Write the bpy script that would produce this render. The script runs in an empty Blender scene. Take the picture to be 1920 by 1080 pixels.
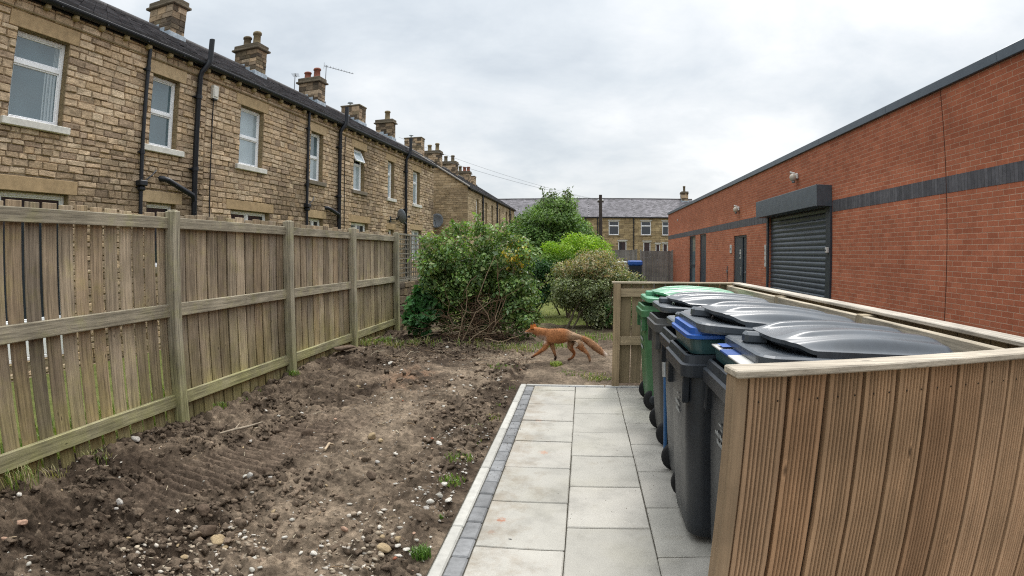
import bpy, math, random
import numpy as np
from mathutils import Matrix, Vector
random.seed(7)
rng = np.random.default_rng(11)
scene = bpy.context.scene
COL = scene.collection
PI = math.pi

# ------------------------------------------------------------------ helpers
class MB:
    """collects polygons with a colour and a material slot each; build() links them as one mesh object"""
    def __init__(self):
        self.v = []; self.f = []; self.c = []; self.m = []; self.s = []
    def face(self, pts, col=(1, 1, 1), mat=0, smooth=False):
        b = len(self.v); self.v.extend([tuple(p) for p in pts])
        self.f.append(tuple(range(b, b + len(pts)))); self.c.append(col); self.m.append(mat); self.s.append(smooth)
    def mesh(self, verts, faces, col=(1, 1, 1), mat=0, smooth=False):
        b = len(self.v); self.v.extend([tuple(p) for p in verts])
        for f in faces:
            self.f.append(tuple(b + i for i in f)); self.c.append(col); self.m.append(mat); self.s.append(smooth)
    def box(self, x0, x1, y0, y1, z0, z1, col=(1, 1, 1), bev=0.0, mat=0, jit=0.0, T=None):
        if x0 > x1: x0, x1 = x1, x0
        if y0 > y1: y0, y1 = y1, y0
        if z0 > z1: z0, z1 = z1, z0
        b = min(bev, (x1 - x0) * .45, (y1 - y0) * .45, (z1 - z0) * .45)
        if b <= 0:
            vs = [(x, y, z) for x in (x0, x1) for y in (y0, y1) for z in (z0, z1)]
            fs = [(0, 1, 3, 2), (4, 6, 7, 5), (0, 4, 5, 1), (2, 3, 7, 6), (0, 2, 6, 4), (1, 5, 7, 3)]
        else:
            vs = []; idx = {}
            for ix, x in enumerate((x0, x1)):
                for iy, y in enumerate((y0, y1)):
                    for iz, z in enumerate((z0, z1)):
                        sx = b if ix == 0 else -b; sy = b if iy == 0 else -b; sz = b if iz == 0 else -b
                        idx[ix, iy, iz, 'x'] = len(vs); vs.append((x, y + sy, z + sz))
                        idx[ix, iy, iz, 'y'] = len(vs); vs.append((x + sx, y, z + sz))
                        idx[ix, iy, iz, 'z'] = len(vs); vs.append((x + sx, y + sy, z))
            fs = []
            q = [(0, 0), (1, 0), (1, 1), (0, 1)]
            for s in (0, 1):
                o = q if s else q[::-1]
                fs.append(tuple(idx[s, a, c, 'x'] for a, c in o))
                fs.append(tuple(idx[c, s, a, 'y'] for a, c in o))
                fs.append(tuple(idx[a, c, s, 'z'] for a, c in o))
            for a in (0, 1):
                for c in (0, 1):
                    fs.append((idx[a, c, 0, 'x'], idx[a, c, 1, 'x'], idx[a, c, 1, 'y'], idx[a, c, 0, 'y']))
                    fs.append((idx[0, a, c, 'y'], idx[1, a, c, 'y'], idx[1, a, c, 'z'], idx[0, a, c, 'z']))
                    fs.append((idx[a, 0, c, 'x'], idx[a, 1, c, 'x'], idx[a, 1, c, 'z'], idx[a, 0, c, 'z']))
                    for d in (0, 1):
                        fs.append((idx[a, c, d, 'x'], idx[a, c, d, 'y'], idx[a, c, d, 'z']))
        if jit:
            vs = [(x + random.uniform(-jit, jit), y + random.uniform(-jit, jit), z + random.uniform(-jit, jit)) for x, y, z in vs]
        if T is not None: vs = [tuple(T @ Vector(p)) for p in vs]
        self.mesh(vs, fs, col, mat)
    def tube(self, pts, rad, n=10, col=(1, 1, 1), mat=0, caps=True, smooth=True):
        pts = [Vector(p) for p in pts]
        if not hasattr(rad, '__len__'): rad = [rad] * len(pts)
        rings = []; ref = None
        for i, p in enumerate(pts):
            t = (pts[min(i + 1, len(pts) - 1)] - pts[max(i - 1, 0)])
            t = t.normalized() if t.length > 1e-9 else Vector((0, 0, 1))
            if ref is None: ref = Vector((0, 0, 1)) if abs(t.z) < .9 else Vector((1, 0, 0))
            u = (ref - t * ref.dot(t)).normalized(); w = t.cross(u); ref = u
            rings.append([p + (u * math.cos(a) + w * math.sin(a)) * rad[i] for a in [2 * PI * k / n for k in range(n)]])
        vs = [q for r in rings for q in r]; fs = []
        for i in range(len(pts) - 1):
            for k in range(n):
                fs.append((i * n + k, i * n + (k + 1) % n, (i + 1) * n + (k + 1) % n, (i + 1) * n + k))
        self.mesh(vs, fs, col, mat, smooth)
        if caps:
            self.face(rings[0][::-1], col, mat); self.face(rings[-1], col, mat)
    def lathe(self, prof, c=(0, 0, 0), n=16, col=(1, 1, 1), mat=0, axis='z', smooth=True):
        vs = []; fs = []
        for r, h in prof:
            for k in range(n):
                a = 2 * PI * k / n
                p = (r * math.cos(a), r * math.sin(a), h)
                if axis == 'x': p = (h, r * math.cos(a), r * math.sin(a))
                if axis == 'y': p = (r * math.sin(a), h, r * math.cos(a))
                vs.append((p[0] + c[0], p[1] + c[1], p[2] + c[2]))
        for i in range(len(prof) - 1):
            for k in range(n):
                fs.append((i * n + k, i * n + (k + 1) % n, (i + 1) * n + (k + 1) % n, (i + 1) * n + k))
        fs.append(tuple(range(n))[::-1]); fs.append(tuple((len(prof) - 1) * n + k for k in range(n)))
        self.mesh(vs, fs, col, mat, smooth)
    def prism(self, poly, z0, z1, col=(1, 1, 1), mat=0):
        n = len(poly)
        vs = [(x, y, z0) for x, y in poly] + [(x, y, z1) for x, y in poly]
        fs = [tuple(range(n))[::-1], tuple(range(n, 2 * n))] + [(i, (i + 1) % n, n + (i + 1) % n, n + i) for i in range(n)]
        self.mesh(vs, fs, col, mat)
    def build(self, name, mats, parent=None, loc=None):
        me = bpy.data.meshes.new(name)
        me.from_pydata(self.v, [], self.f)
        if not isinstance(mats, (list, tuple)): mats = [mats]
        for m in mats: me.materials.append(m)
        at = me.attributes.new('Col', 'FLOAT_COLOR', 'FACE')
        arr = np.ones((len(self.f), 4), np.float32)
        if len(self.f): arr[:, :3] = np.array(self.c, np.float32)[:, :3]
        at.data.foreach_set('color', arr.ravel())
        me.polygons.foreach_set('material_index', self.m)
        me.polygons.foreach_set('use_smooth', self.s)
        me.update()
        return link(name, me, parent, loc)

def link(name, data, parent=None, loc=None):
    o = bpy.data.objects.new(name, data); COL.objects.link(o)
    if parent is not None: o.parent = parent
    if loc is not None: o.location = loc
    return o

def np_mesh(name, verts, quads, mat, vcol=None, fcol=None, parent=None, smooth=False, tri=False):
    me = bpy.data.meshes.new(name)
    verts = np.asarray(verts, np.float32); quads = np.asarray(quads, np.int32)
    k = quads.shape[1]
    me.vertices.add(len(verts)); me.vertices.foreach_set('co', verts.ravel())
    me.loops.add(quads.size); me.loops.foreach_set('vertex_index', quads.ravel())
    me.polygons.add(len(quads)); me.polygons.foreach_set('loop_start', np.arange(0, quads.size, k, dtype=np.int32))
    try: me.polygons.foreach_set('loop_total', np.full(len(quads), k, np.int32))
    except Exception: pass
    if smooth: me.polygons.foreach_set('use_smooth', np.ones(len(quads), bool))
    me.materials.append(mat)
    for cc, dom in ((vcol, 'POINT'), (fcol, 'FACE')):
        if cc is not None:
            at = me.attributes.new('Col', 'FLOAT_COLOR', dom)
            a = np.ones((len(cc), 4), np.float32); a[:, :3] = cc; at.data.foreach_set('color', a.ravel())
    me.update(calc_edges=True); me.validate()
    return link(name, me, parent)

def tag(o, label=None, cat=None, group=None, kind=None):
    if label: o['label'] = label
    if cat: o['category'] = cat
    if group: o['group'] = group
    if kind: o['kind'] = kind
    return o

def thing(name, label, cat, loc=(0, 0, 0), rz=0.0, group=None):
    o = bpy.data.objects.new(name, None); COL.objects.link(o)
    o.location = loc; o.rotation_euler = (0, 0, rz); o.empty_display_size = .2
    return tag(o, label, cat, group)

def copy_tree(o, parent=None):
    c = o.copy(); COL.objects.link(c)
    if parent is not None: c.parent = parent
    for ch in [k for k in o.children if not k.get('_done')]: copy_tree(ch, c)
    return c

def lerp(a, b, t): return a + (b - a) * t
def mixc(a, b, t): return tuple(lerp(x, y, t) for x, y in zip(a, b))
def tone(c, k): return tuple(x * k for x in c)

def hash2(ix, iy, seed):
    h = (ix.astype(np.int64) * 374761393 + iy.astype(np.int64) * 668265263 + seed * 974634777) & 0xffffffff
    h = ((h ^ (h >> 13)) * 1274126177) & 0xffffffff
    return ((h ^ (h >> 16)) & 0xffff) / 65535.0
def vnoise(x, y, seed=0):
    ix = np.floor(x); iy = np.floor(y); fx = x - ix; fy = y - iy
    fx = fx * fx * (3 - 2 * fx); fy = fy * fy * (3 - 2 * fy)
    a = hash2(ix, iy, seed); b = hash2(ix + 1, iy, seed); c = hash2(ix, iy + 1, seed); d = hash2(ix + 1, iy + 1, seed)
    return (a * (1 - fx) + b * fx) * (1 - fy) + (c * (1 - fx) + d * fx) * fy
def fbm(x, y, seed=0, oct=4, gain=.5):
    s = 0; a = 1; t = 0
    for o in range(oct):
        s = s + a * vnoise(x * 2 ** o + 17.3 * o, y * 2 ** o - 9.1 * o, seed + o); t += a; a *= gain
    return s / t

# ------------------------------------------------------------------ materials
class NT:
    def __init__(self, name):
        self.mat = bpy.data.materials.new(name); self.mat.use_nodes = True
        self.t = self.mat.node_tree; self.t.nodes.clear()
        self.out = self.n('ShaderNodeOutputMaterial'); self.bsdf = self.n('ShaderNodeBsdfPrincipled')
        self.l(self.bsdf.outputs[0], self.out.inputs[0])
    def n(self, t, **kw):
        nd = self.t.nodes.new(t)
        for k, v in kw.items(): setattr(nd, k, v)
        return nd
    def l(self, a, b): self.t.links.new(a, b)
    def attr(self): return self.n('ShaderNodeAttribute', attribute_name='Col').outputs['Color']
    def coord(self, scale=(1, 1, 1), out='Object'):
        tc = self.n('ShaderNodeTexCoord'); mp = self.n('ShaderNodeMapping'); mp.inputs['Scale'].default_value = scale
        self.l(tc.outputs[out], mp.inputs[0]); return mp.outputs[0]
    def noise(self, vec, scale, detail=4, rough=.6):
        nd = self.n('ShaderNodeTexNoise'); nd.inputs['Scale'].default_value = scale
        nd.inputs['Detail'].default_value = detail; nd.inputs['Roughness'].default_value = rough
        self.l(vec, nd.inputs['Vector']); return nd.outputs['Fac']
    def ramp(self, fac, stops):
        r = self.n('ShaderNodeValToRGB')
        while len(r.color_ramp.elements) < len(stops): r.color_ramp.elements.new(.5)
        for e, (p, c) in zip(r.color_ramp.elements, stops):
            e.position = p; e.color = (*c, 1) if hasattr(c, '__len__') else (c, c, c, 1)
        self.l(fac, r.inputs[0]); return r.outputs[0]
    def mul(self, a, b, fac=1.0, mode='MULTIPLY'):
        m = self.n('ShaderNodeMix', data_type='RGBA', blend_type=mode)
        if hasattr(fac, 'is_linked') or not isinstance(fac, (int, float)): self.l(fac, m.inputs[0])
        else: m.inputs[0].default_value = fac
        for v, i in ((a, 6), (b, 7)):
            if isinstance(v, tuple): m.inputs[i].default_value = (*v, 1)
            else: self.l(v, m.inputs[i])
        return m.outputs[2]
    def math(self, op, a, b=0.0):
        m = self.n('ShaderNodeMath', operation=op)
        for v, i in ((a, 0), (b, 1)):
            if isinstance(v, (int, float)): m.inputs[i].default_value = v
            else: self.l(v, m.inputs[i])
        return m.outputs[0]
    def color(self, c): self.l(c, self.bsdf.inputs['Base Color'])
    def bump(self, h, strength=.3, dist=.01, prev=None):
        b = self.n('ShaderNodeBump'); b.inputs['Strength'].default_value = strength; b.inputs['Distance'].default_value = dist
        self.l(h, b.inputs['Height'])
        if prev is not None: self.l(prev, b.inputs['Normal'])
        self.l(b.outputs[0], self.bsdf.inputs['Normal']); return b.outputs[0]
    def set(self, rough=.7, spec=.3, metal=0.0):
        self.bsdf.inputs['Roughness'].default_value = rough
        self.bsdf.inputs['Specular IOR Level'].default_value = spec
        self.bsdf.inputs['Metallic'].default_value = metal
        return self.mat

def m_attr(name, rough=.8, spec=.25, nscale=8, amt=.35, bump=.2, bscale=60, bdist=.004, metal=0, stretch=(1, 1, 1)):
    """per-face colour, broken up by two scales of noise, with a fine bump"""
    t = NT(name); v = t.coord(stretch)
    n1 = t.noise(v, nscale, 5, .65); r = t.ramp(n1, [(.25, 1 - amt), (.75, 1 + amt * .6)])
    c = t.mul(t.attr(), r)
    t.color(c)
    if bump: t.bump(t.noise(v, bscale, 5, .7), bump, bdist)
    return t.set(rough, spec, metal)

def m_stone(name):
    """rock-faced gritstone: tooled texture with long dark streaks painting in shadow on the rough faces"""
    t = NT(name); v = t.coord((1, 1, 1)); vs = t.coord((6, 6, 15))
    n1 = t.noise(vs, 1.0, 6, .72); n2 = t.noise(v, 34, 5, .7); n3 = t.noise(v, .7, 4, .6)
    c = t.mul(t.attr(), t.ramp(n1, [(.30, .46), (.42, .84), (.56, 1.05), (.72, 1.26)]))  # dark end of the streaks paints shadow into the stone colour
    c = t.mul(c, t.ramp(n2, [(.3, .72), (.7, 1.2)])); c = t.mul(c, t.ramp(n3, [(.3, .82), (.7, 1.12)]))
    t.color(c); b = t.bump(n1, .8, .025); t.bump(n2, .5, .010, b)
    return t.set(.92, .12)

def m_wood(name, grain_axis, green=0.0, rough=.85, knots=True, gs=1.0, con=1.0):
    """weathered timber: tone per board (attribute), grain stretched along the board, knots, algae near the ground"""
    t = NT(name)
    s = [55 * gs, 55 * gs, 55 * gs]; s[grain_axis] = 2.2 * gs
    v = t.coord(tuple(s)); g = t.noise(v, 1.0, 6, .7)
    c = t.mul(t.attr(), t.ramp(g, [(.3, 1 - .5 * con), (.5, .97), (.7, 1 + .36 * con)]))
    v2 = t.coord((1, 1, 1)); big = t.noise(v2, 2.3, 4, .6)
    c = t.mul(c, t.ramp(big, [(.3, .72), (.7, 1.18)]))
    if knots:
        s2 = [9, 9, 9]; s2[grain_axis] = 3.2
        vo = t.n('ShaderNodeTexVoronoi'); t.l(t.coord(tuple(s2)), vo.inputs['Vector']); vo.inputs['Scale'].default_value = 1.0
        kn = t.ramp(vo.outputs['Distance'], [(.03, .35), (.06, .8), (.085, 1.25), (.13, 1)])
        c = t.mul(c, kn)
    if green:
        sp = t.n('ShaderNodeSeparateXYZ'); tc = t.n('ShaderNodeTexCoord'); t.l(tc.outputs['Object'], sp.inputs[0])
        nz = t.noise(v2, 3.0, 5, .7)
        low = t.ramp(t.math('ADD', t.math('MULTIPLY', sp.outputs[2], -.55), t.math('MULTIPLY', nz, 1.1)), [(.05, 0.0), (.6, 1.0)])
        pat = t.ramp(t.noise(v2, 5.0, 5, .7), [(.5, 0), (.72, .6)])
        fac = t.math('MULTIPLY', t.math('MAXIMUM', low, pat), green)
        c = t.mul(c, (1.02, 1.12, .62), fac, 'MULTIPLY')
    t.color(c); t.bump(g, .5, .005)
    return t.set(rough, .2)

def m_brick(name):
    t = NT(name); tc = t.n('ShaderNodeTexCoord'); sp = t.n('ShaderNodeSeparateXYZ'); cb = t.n('ShaderNodeCombineXYZ')
    t.l(tc.outputs['Object'], sp.inputs[0]); t.l(sp.outputs[1], cb.inputs[0]); t.l(sp.outputs[2], cb.inputs[1])
    vec = cb.outputs[0]
    wob = t.n('ShaderNodeTexNoise'); wob.inputs['Scale'].default_value = 14; t.l(vec, wob.inputs['Vector'])
    add = t.n('ShaderNodeVectorMath', operation='MULTIPLY_ADD'); t.l(wob.outputs['Color'], add.inputs[0]); add.inputs[1].default_value = (.006, .006, 0); t.l(vec, add.inputs[2])
    def brick(c1, c2, mo, bias=0.0):
        b = t.n('ShaderNodeTexBrick'); t.l(add.outputs[0], b.inputs['Vector'])
        b.inputs['Scale'].default_value = 1; b.inputs['Brick Width'].default_value = .225; b.inputs['Row Height'].default_value = .075
        b.inputs['Mortar Size'].default_value = .0052; b.inputs['Mortar Smooth'].default_value = .35; b.inputs['Bias'].default_value = bias
        b.inputs['Color1'].default_value = (*c1, 1); b.inputs['Color2'].default_value = (*c2, 1); b.inputs['Mortar'].default_value = (*mo, 1)
        return b
    b = brick((.52, .178, .095), (.41, .130, .068), (.56, .36, .25))
    big = t.noise(vec, .55, 5, .65); mid = t.noise(vec, 3.2, 5, .7); fine = t.noise(vec, 45, 4, .7)
    c = t.mul(b.outputs['Color'], t.ramp(big, [(.3, .80), (.7, 1.1)]))
    c = t.mul(c, t.ramp(mid, [(.28, .80), (.5, 1.0), (.75, 1.12)]))
    c = t.mul(c, t.ramp(fine, [(.3, .85), (.7, 1.12)]))
    # weathered zone under the coping has darker, dirtier joints
    st = t.ramp(t.math('ADD', t.math('MULTIPLY', sp.outputs[2], .25), t.math('MULTIPLY', mid, .5)), [(.98, 0), (1.22, .55)])
    c = t.mul(c, (.62, .55, .5), t.math('MULTIPLY', st, .8))
    t.color(c)
    h = t.math('ADD', t.math('MULTIPLY', b.outputs['Fac'], -1.0), t.math('MULTIPLY', fine, .35))
    t.bump(h, .55, .006)
    return t.set(.85, .2)

def m_soldier(name):
    t = NT(name); tc = t.n('ShaderNodeTexCoord'); sp = t.n('ShaderNodeSeparateXYZ'); cb = t.n('ShaderNodeCombineXYZ')
    t.l(tc.outputs['Object'], sp.inputs[0]); t.l(sp.outputs[1], cb.inputs[0]); t.l(sp.outputs[2], cb.inputs[1])
    b = t.n('ShaderNodeTexBrick'); t.l(cb.outputs[0], b.inputs['Vector']); b.offset = 0
    b.inputs['Scale'].default_value = 1; b.inputs['Brick Width'].default_value = .075; b.inputs['Row Height'].default_value = 3.0
    b.inputs['Mortar Size'].default_value = .004
    b.inputs['Color1'].default_value = (.115, .110, .120, 1); b.inputs['Color2'].default_value = (.065, .062, .07, 1); b.inputs['Mortar'].default_value = (.03, .03, .032, 1)
    c = t.mul(b.outputs['Color'], t.ramp(t.noise(cb.outputs[0], 9, 5, .7), [(.3, .7), (.75, 1.45)]))
    t.color(c); t.bump(b.outputs['Fac'], -.4, .005)
    return t.set(.55, .4)

def m_slate(name, tint=(.072, .07, .074)):
    t = NT(name); tc = t.n('ShaderNodeTexCoord'); sp = t.n('ShaderNodeSeparateXYZ'); cb = t.n('ShaderNodeCombineXYZ')
    t.l(tc.outputs['Object'], sp.inputs[0]); t.l(sp.outputs[1], cb.inputs[0])
    t.l(t.math('MULTIPLY', sp.outputs[0], 1.17), cb.inputs[1])
    b = t.n('ShaderNodeTexBrick'); t.l(cb.outputs[0], b.inputs['Vector'])
    b.inputs['Scale'].default_value = 1; b.inputs['Brick Width'].default_value = .3; b.inputs['Row Height'].default_value = .2; b.inputs['Mortar Size'].default_value = .006
    b.inputs['Color1'].default_value = (*tint, 1); b.inputs['Color2'].default_value = (*tone(tint, .62), 1); b.inputs['Mortar'].default_value = (*tone(tint, .22), 1)
    c = t.mul(b.outputs['Color'], t.ramp(t.noise(tc.outputs['Object'], 1.6, 6, .7), [(.25, .6), (.75, 1.45)]))
    t.color(c); t.bump(b.outputs['Fac'], -.5, .01)
    return t.set(.7, .3)

def m_leaf(name, rough=.55):
    t = NT(name)
    c = t.mul(t.attr(), t.ramp(t.noise(t.coord(), 30, 2, .5), [(.3, .8), (.7, 1.2)]))
    t.color(c); t.set(rough, .35)
    tr = t.n('ShaderNodeBsdfTranslucent'); t.l(t.mul(c, (1.3, 1.5, .6)), tr.inputs[0])
    mx = t.n('ShaderNodeMixShader'); mx.inputs[0].default_value = .28
    t.l(t.bsdf.outputs[0], mx.inputs[1]); t.l(tr.outputs[0], mx.inputs[2]); t.l(mx.outputs[0], t.out.inputs[0])
    return t.mat

def m_plastic(name, col, rough=.42, spec=.45, scuff=.25, coat=0.0, pebble=.12):
    t = NT(name); v = t.coord()
    n = t.noise(v, 3.5, 6, .7); f = t.noise(t.coord((1, 1, .25)), 30, 4, .7)
    c = t.mul(col, t.ramp(n, [(.3, 1 - scuff), (.72, 1 + scuff)]))
    c = t.mul(c, t.ramp(f, [(.3, .88), (.75, 1.15)]))
    t.color(c); t.set(rough, spec)
    rr = t.ramp(n, [(.3, rough - .07), (.75, rough + .14)])
    t.l(rr, t.bsdf.inputs['Roughness'])
    t.bsdf.inputs['Coat Weight'].default_value = coat; t.bsdf.inputs['Coat Roughness'].default_value = .22; t.bsdf.inputs['Coat IOR'].default_value = 1.6
    if pebble: t.bump(t.noise(v, 420, 2, .5), pebble, .0006)
    return t.mat

def m_plain(name, col, rough=.5, spec=.4, metal=0.0, amt=.15, nscale=6):
    t = NT(name); c = t.mul(col, t.ramp(t.noise(t.coord(), nscale, 5, .65), [(.3, 1 - amt), (.7, 1 + amt)]))
    t.color(c); return t.set(rough, spec, metal)

def m_glass(name, col, rough=.04, ior=1.6):
    t = NT(name); c = t.mul(col, t.ramp(t.noise(t.coord(), 1.2, 3, .5), [(.3, .8), (.7, 1.2)]))
    t.color(c); t.set(rough, .9)
    t.bsdf.inputs['IOR'].default_value = ior
    return t.mat

def m_soil(name):
    t = NT(name); v = t.coord(out='Generated' if False else 'Object')
    n = t.noise(v, 7, 8, .75); f = t.noise(v, 30, 9, .82); g = t.noise(v, 170, 3, .7)
    c = t.mul(t.attr(), t.ramp(n, [(.28, .68), (.5, .98), (.74, 1.35)]))
    c = t.mul(c, t.ramp(f, [(.33, .64), (.5, 1.0), (.68, 1.36)]))
    vo = t.n('ShaderNodeTexVoronoi'); vo.inputs['Scale'].default_value = 38; t.l(v, vo.inputs['Vector'])
    c = t.mul(c, t.ramp(vo.outputs['Color'], [(.2, .78), (.8, 1.25)]))
    sp = t.ramp(g, [(.66, 0), (.74, 1)])
    c = t.mul(c, (.30, .25, .19), t.math('MULTIPLY', sp, .6), 'MIX')
    t.color(c)
    b = t.bump(f, .8, .016); b = t.bump(vo.outputs['Distance'], .5, .006, b); t.bump(g, .5, .004, b)
    return t.set(.95, .1)

def m_slab(name):
    t = NT(name); v = t.coord()
    n = t.noise(v, 2.6, 6, .7); f = t.noise(v, 160, 4, .75); sp = t.noise(v, 60, 3, .6)
    c = t.mul(t.attr(), t.ramp(n, [(.28, .72), (.5, .98), (.75, 1.13)]))
    c = t.mul(c, t.ramp(f, [(.3, .8), (.7, 1.12)]))
    c = t.mul(c, t.ramp(sp, [(.24, .7), (.33, 1.0)]))
    gr = t.ramp(t.noise(v, 1.1, 5, .6), [(.5, 0), (.75, .5)])
    c = t.mul(c, (.95, .93, .80), gr)
    # rust-brown smears that the slabs really carry
    ge = t.n('ShaderNodeNewGeometry'); wn = t.n('ShaderNodeTexNoise'); wn.inputs['Scale'].default_value = 55; t.l(ge.outputs['Position'], wn.inputs['Vector'])
    for (sx, sy, r, k, cc) in ((-.427, 2.944, .034, .85, (.34, .15, .09)), (-.265, 4.117, .045, .6, (.42, .22, .14)), (-.46, 2.79, .03, .35, (.3, .16, .1)), (-.37, 4.95, .04, .4, (.4, .24, .16)), (-.346, 2.722, .011, 1.0, (.03, .03, .03)), (-.19, 5.9, .02, .5, (.15, .12, .09))):
        d = t.n('ShaderNodeVectorMath', operation='DISTANCE'); t.l(ge.outputs['Position'], d.inputs[0]); d.inputs[1].default_value = (sx, sy, 0)
        dd = t.math('ADD', d.outputs['Value'], t.math('MULTIPLY', t.math('SUBTRACT', wn.outputs['Fac'], .5), r * 2.6))
        fac = t.math('MULTIPLY', t.ramp(t.math('DIVIDE', dd, r), [(.35, 1.0), (.95, 0.0)]), k)
        c = t.mul(c, cc, fac, 'MIX')
    # soil trodden on from the bare ground beside the kerb, and a trail of it along the bins
    sx_ = t.n('ShaderNodeSeparateXYZ'); t.l(ge.outputs['Position'], sx_.inputs[0]); mn = t.noise(v, 5.5, 7, .75)
    near = t.math('MULTIPLY', t.math('SUBTRACT', -.10, sx_.outputs[0]), .55)
    mud = t.ramp(t.math('ADD', mn, near), [(.60, 0), (.80, .55)]); c = t.mul(c, (.62, .52, .42), mud)
    mud2 = t.ramp(t.noise(v, 2.0, 8, .78), [(.57, 0), (.70, .38)]); c = t.mul(c, (.70, .64, .55), mud2)
    t.color(c); t.bump(f, .25, .0015)
    return t.set(.8, .25)

def m_ground(name, stops, scale=3.0, rough=.95):
    t = NT(name); c = t.ramp(t.noise(t.coord(), scale, 8, .75), stops)
    t.color(c); t.bump(t.noise(t.coord(), scale * 12, 5, .7), .5, .02); return t.set(rough, .1)

def m_fur(name):
    t = NT(name)
    c = t.mul(t.attr(), t.ramp(t.noise(t.coord((30, 90, 90)), 1.5, 5, .75), [(.3, .72), (.7, 1.25)]))
    t.color(c); t.bump(t.noise(t.coord((60, 200, 200)), 1.5, 4, .7), .5, .004); return t.set(.85, .15)

M = dict(
    stone=m_stone('gritstone'),
    dressed=m_attr('dressed_sandstone', .88, .15, 7, .28, .35, 90, .004),
    slate=m_slate('slate'), slatecourse=m_attr('slate_courses', .75, .25, 5, .4, .3, 40, .004), slate_far=m_slate('far_slate', (.115, .108, .115)),
    upvc=m_plain('white_upvc', (.92, .93, .94), .3, .45, 0, .05), blackpipe=m_plain('black_pipe', (.011, .013, .018), .45, .4, 0, .25),
    glass=m_glass('window_glass', (.10, .155, .18), .04, 1.6), darkglass=m_glass('dark_glass', (.03, .037, .045), .05, 1.42), netglass=m_glass('net_curtained_glass', (.36, .43, .46), .08, 1.5),
    paintsill=m_plain('painted_sill', (.66, .64, .58), .75, .2, 0, .18, 9), lead=m_plain('lead_flashing', (.36, .42, .47), .5, .4, 0, .35, 10),
    terracotta=m_plain('terracotta', (.27, .105, .07), .8, .2, 0, .3), metal=m_plain('aerial_metal', (.22, .23, .24), .4, .5, .6, .2),
    oldwood=m_wood('weathered_fence_wood', 2, .75, con=1.25), oldrail=m_wood('weathered_rail_wood', 1, .8, con=1.2),
    newwood=m_wood('decking_wood', 2, 0, .8, True, 1.0, .55), capwood=m_wood('cap_wood_along', 1, 0, .8), capwood_x=m_wood('cap_wood_across', 0, 0, .8),
    brick=m_brick('red_brick'), soldier=m_soldier('blue_soldier_brick'), coping=m_plain('grey_coping', (.085, .105, .125), .4, .5, .2, .12),
    hood=m_plain('hood_paint', (.075, .093, .11), .4, .5, .1, .2), anthracite=m_plain('anthracite_paint', (.036, .046, .06), .38, .5, .1, .2), shutter=m_plain('shutter_steel', (.062, .078, .098), .36, .55, .25, .2, 5),
    blackgap=m_plain('dark_joint', (.012, .01, .009), .9, .1), mastic=m_plain('mastic_joint', (.085, .04, .028), .9, .1), plate=m_plain('pale_plate', (.6, .58, .54), .5, .3, 0, .1),
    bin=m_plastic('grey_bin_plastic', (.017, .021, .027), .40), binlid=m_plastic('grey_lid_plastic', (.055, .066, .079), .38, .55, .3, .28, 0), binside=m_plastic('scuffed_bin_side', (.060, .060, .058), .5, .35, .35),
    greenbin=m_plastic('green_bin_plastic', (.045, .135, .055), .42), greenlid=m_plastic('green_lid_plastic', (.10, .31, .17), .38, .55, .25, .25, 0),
    rubber=m_plain('black_rubber', (.012, .012, .013), .7, .3), logo=m_plain('white_print', (.30, .32, .33), .6, .3, 0, .35, 60),
    bluebox=m_plain('blue_plastic', (.016, .085, .34), .35, .5, 0, .2), teal=m_plain('teal_plastic', (.035, .085, .09), .3, .5, 0, .3),
    card=m_attr('printed_card', .6, .3, 20, .15, .05), bluepole=m_plain('blue_pole', (.02, .09, .22), .4, .5), steel=m_plain('grey_steel', (.42, .44, .45), .35, .5, .5),
    leaf=m_leaf('leaf'), gloss_leaf=m_leaf('glossy_leaf', .4), bark=m_attr('bark', .9, .15, 20, .4, .5, 60),
    soil=m_soil('bare_soil'), slab=m_slab('concrete_slab'), kerb=m_attr('concrete_kerb', .85, .2, 12, .22, .3, 120, .003), paver=m_attr('block_paver', .8, .25, 14, .38, .35, 130, .003),
    joint=m_ground('joint_sand', [(.3, (.05, .045, .035)), (.7, (.10, .09, .07))], 20), rock=m_attr('rock', .9, .15, 18, .35, .5, 80, .006),
    lawn=m_ground('lawn', [(.3, (.06, .08, .022)), (.5, (.12, .135, .04)), (.75, (.19, .19, .07))], 5), ground=m_ground('rough_ground', [(.3, (.05, .06, .02)), (.5, (.10, .10, .05)), (.75, (.14, .125, .08))], 1.3),
    tarmac=m_ground('tarmac', [(.3, (.035, .035, .037)), (.7, (.065, .064, .064))], 8), farstone=m_attr('far_stone', .9, .15, 2.5, .3, .3, 20, .01),
    fur=m_fur('fox_fur'), cable=m_plain('cable', (.10, .11, .12), .6, .3), lampglass=m_plain('frosted_lamp', (.50, .44, .36), .4, .4, 0, .12),
    dish=m_plain('dish_grey', (.13, .145, .16), .5, .35), white=m_plain('weathered_white', (.62, .63, .62), .6, .3, 0, .12), pole=m_plain('creosoted_pole', (.06, .05, .045), .9, .1, 0, .3),
)
# ------------------------------------------------------------------ ground, lawn, patio, soil
def sheet(name, x0, x1, y0, y1, z, mat, kind='structure', n=1):
    mb = MB(); mb.face([(x0, y0, z), (x1, y0, z), (x1, y1, z), (x0, y1, z)])
    return tag(mb.build(name, mat), kind=kind)
sheet('ground', -400, 400, -300, 600, -.16, M['ground'])
sheet('neighbour_lawn', -7.45, -3.66, -6, 21, -.06, M['lawn'])
sheet('rear_lawn', -3.5, 5.3, 10.5, 33.0, -.10, M['lawn'])
sheet('service_yard', 1.93, 5.36, -8, 34.0, -.07, M['tarmac'])

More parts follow.
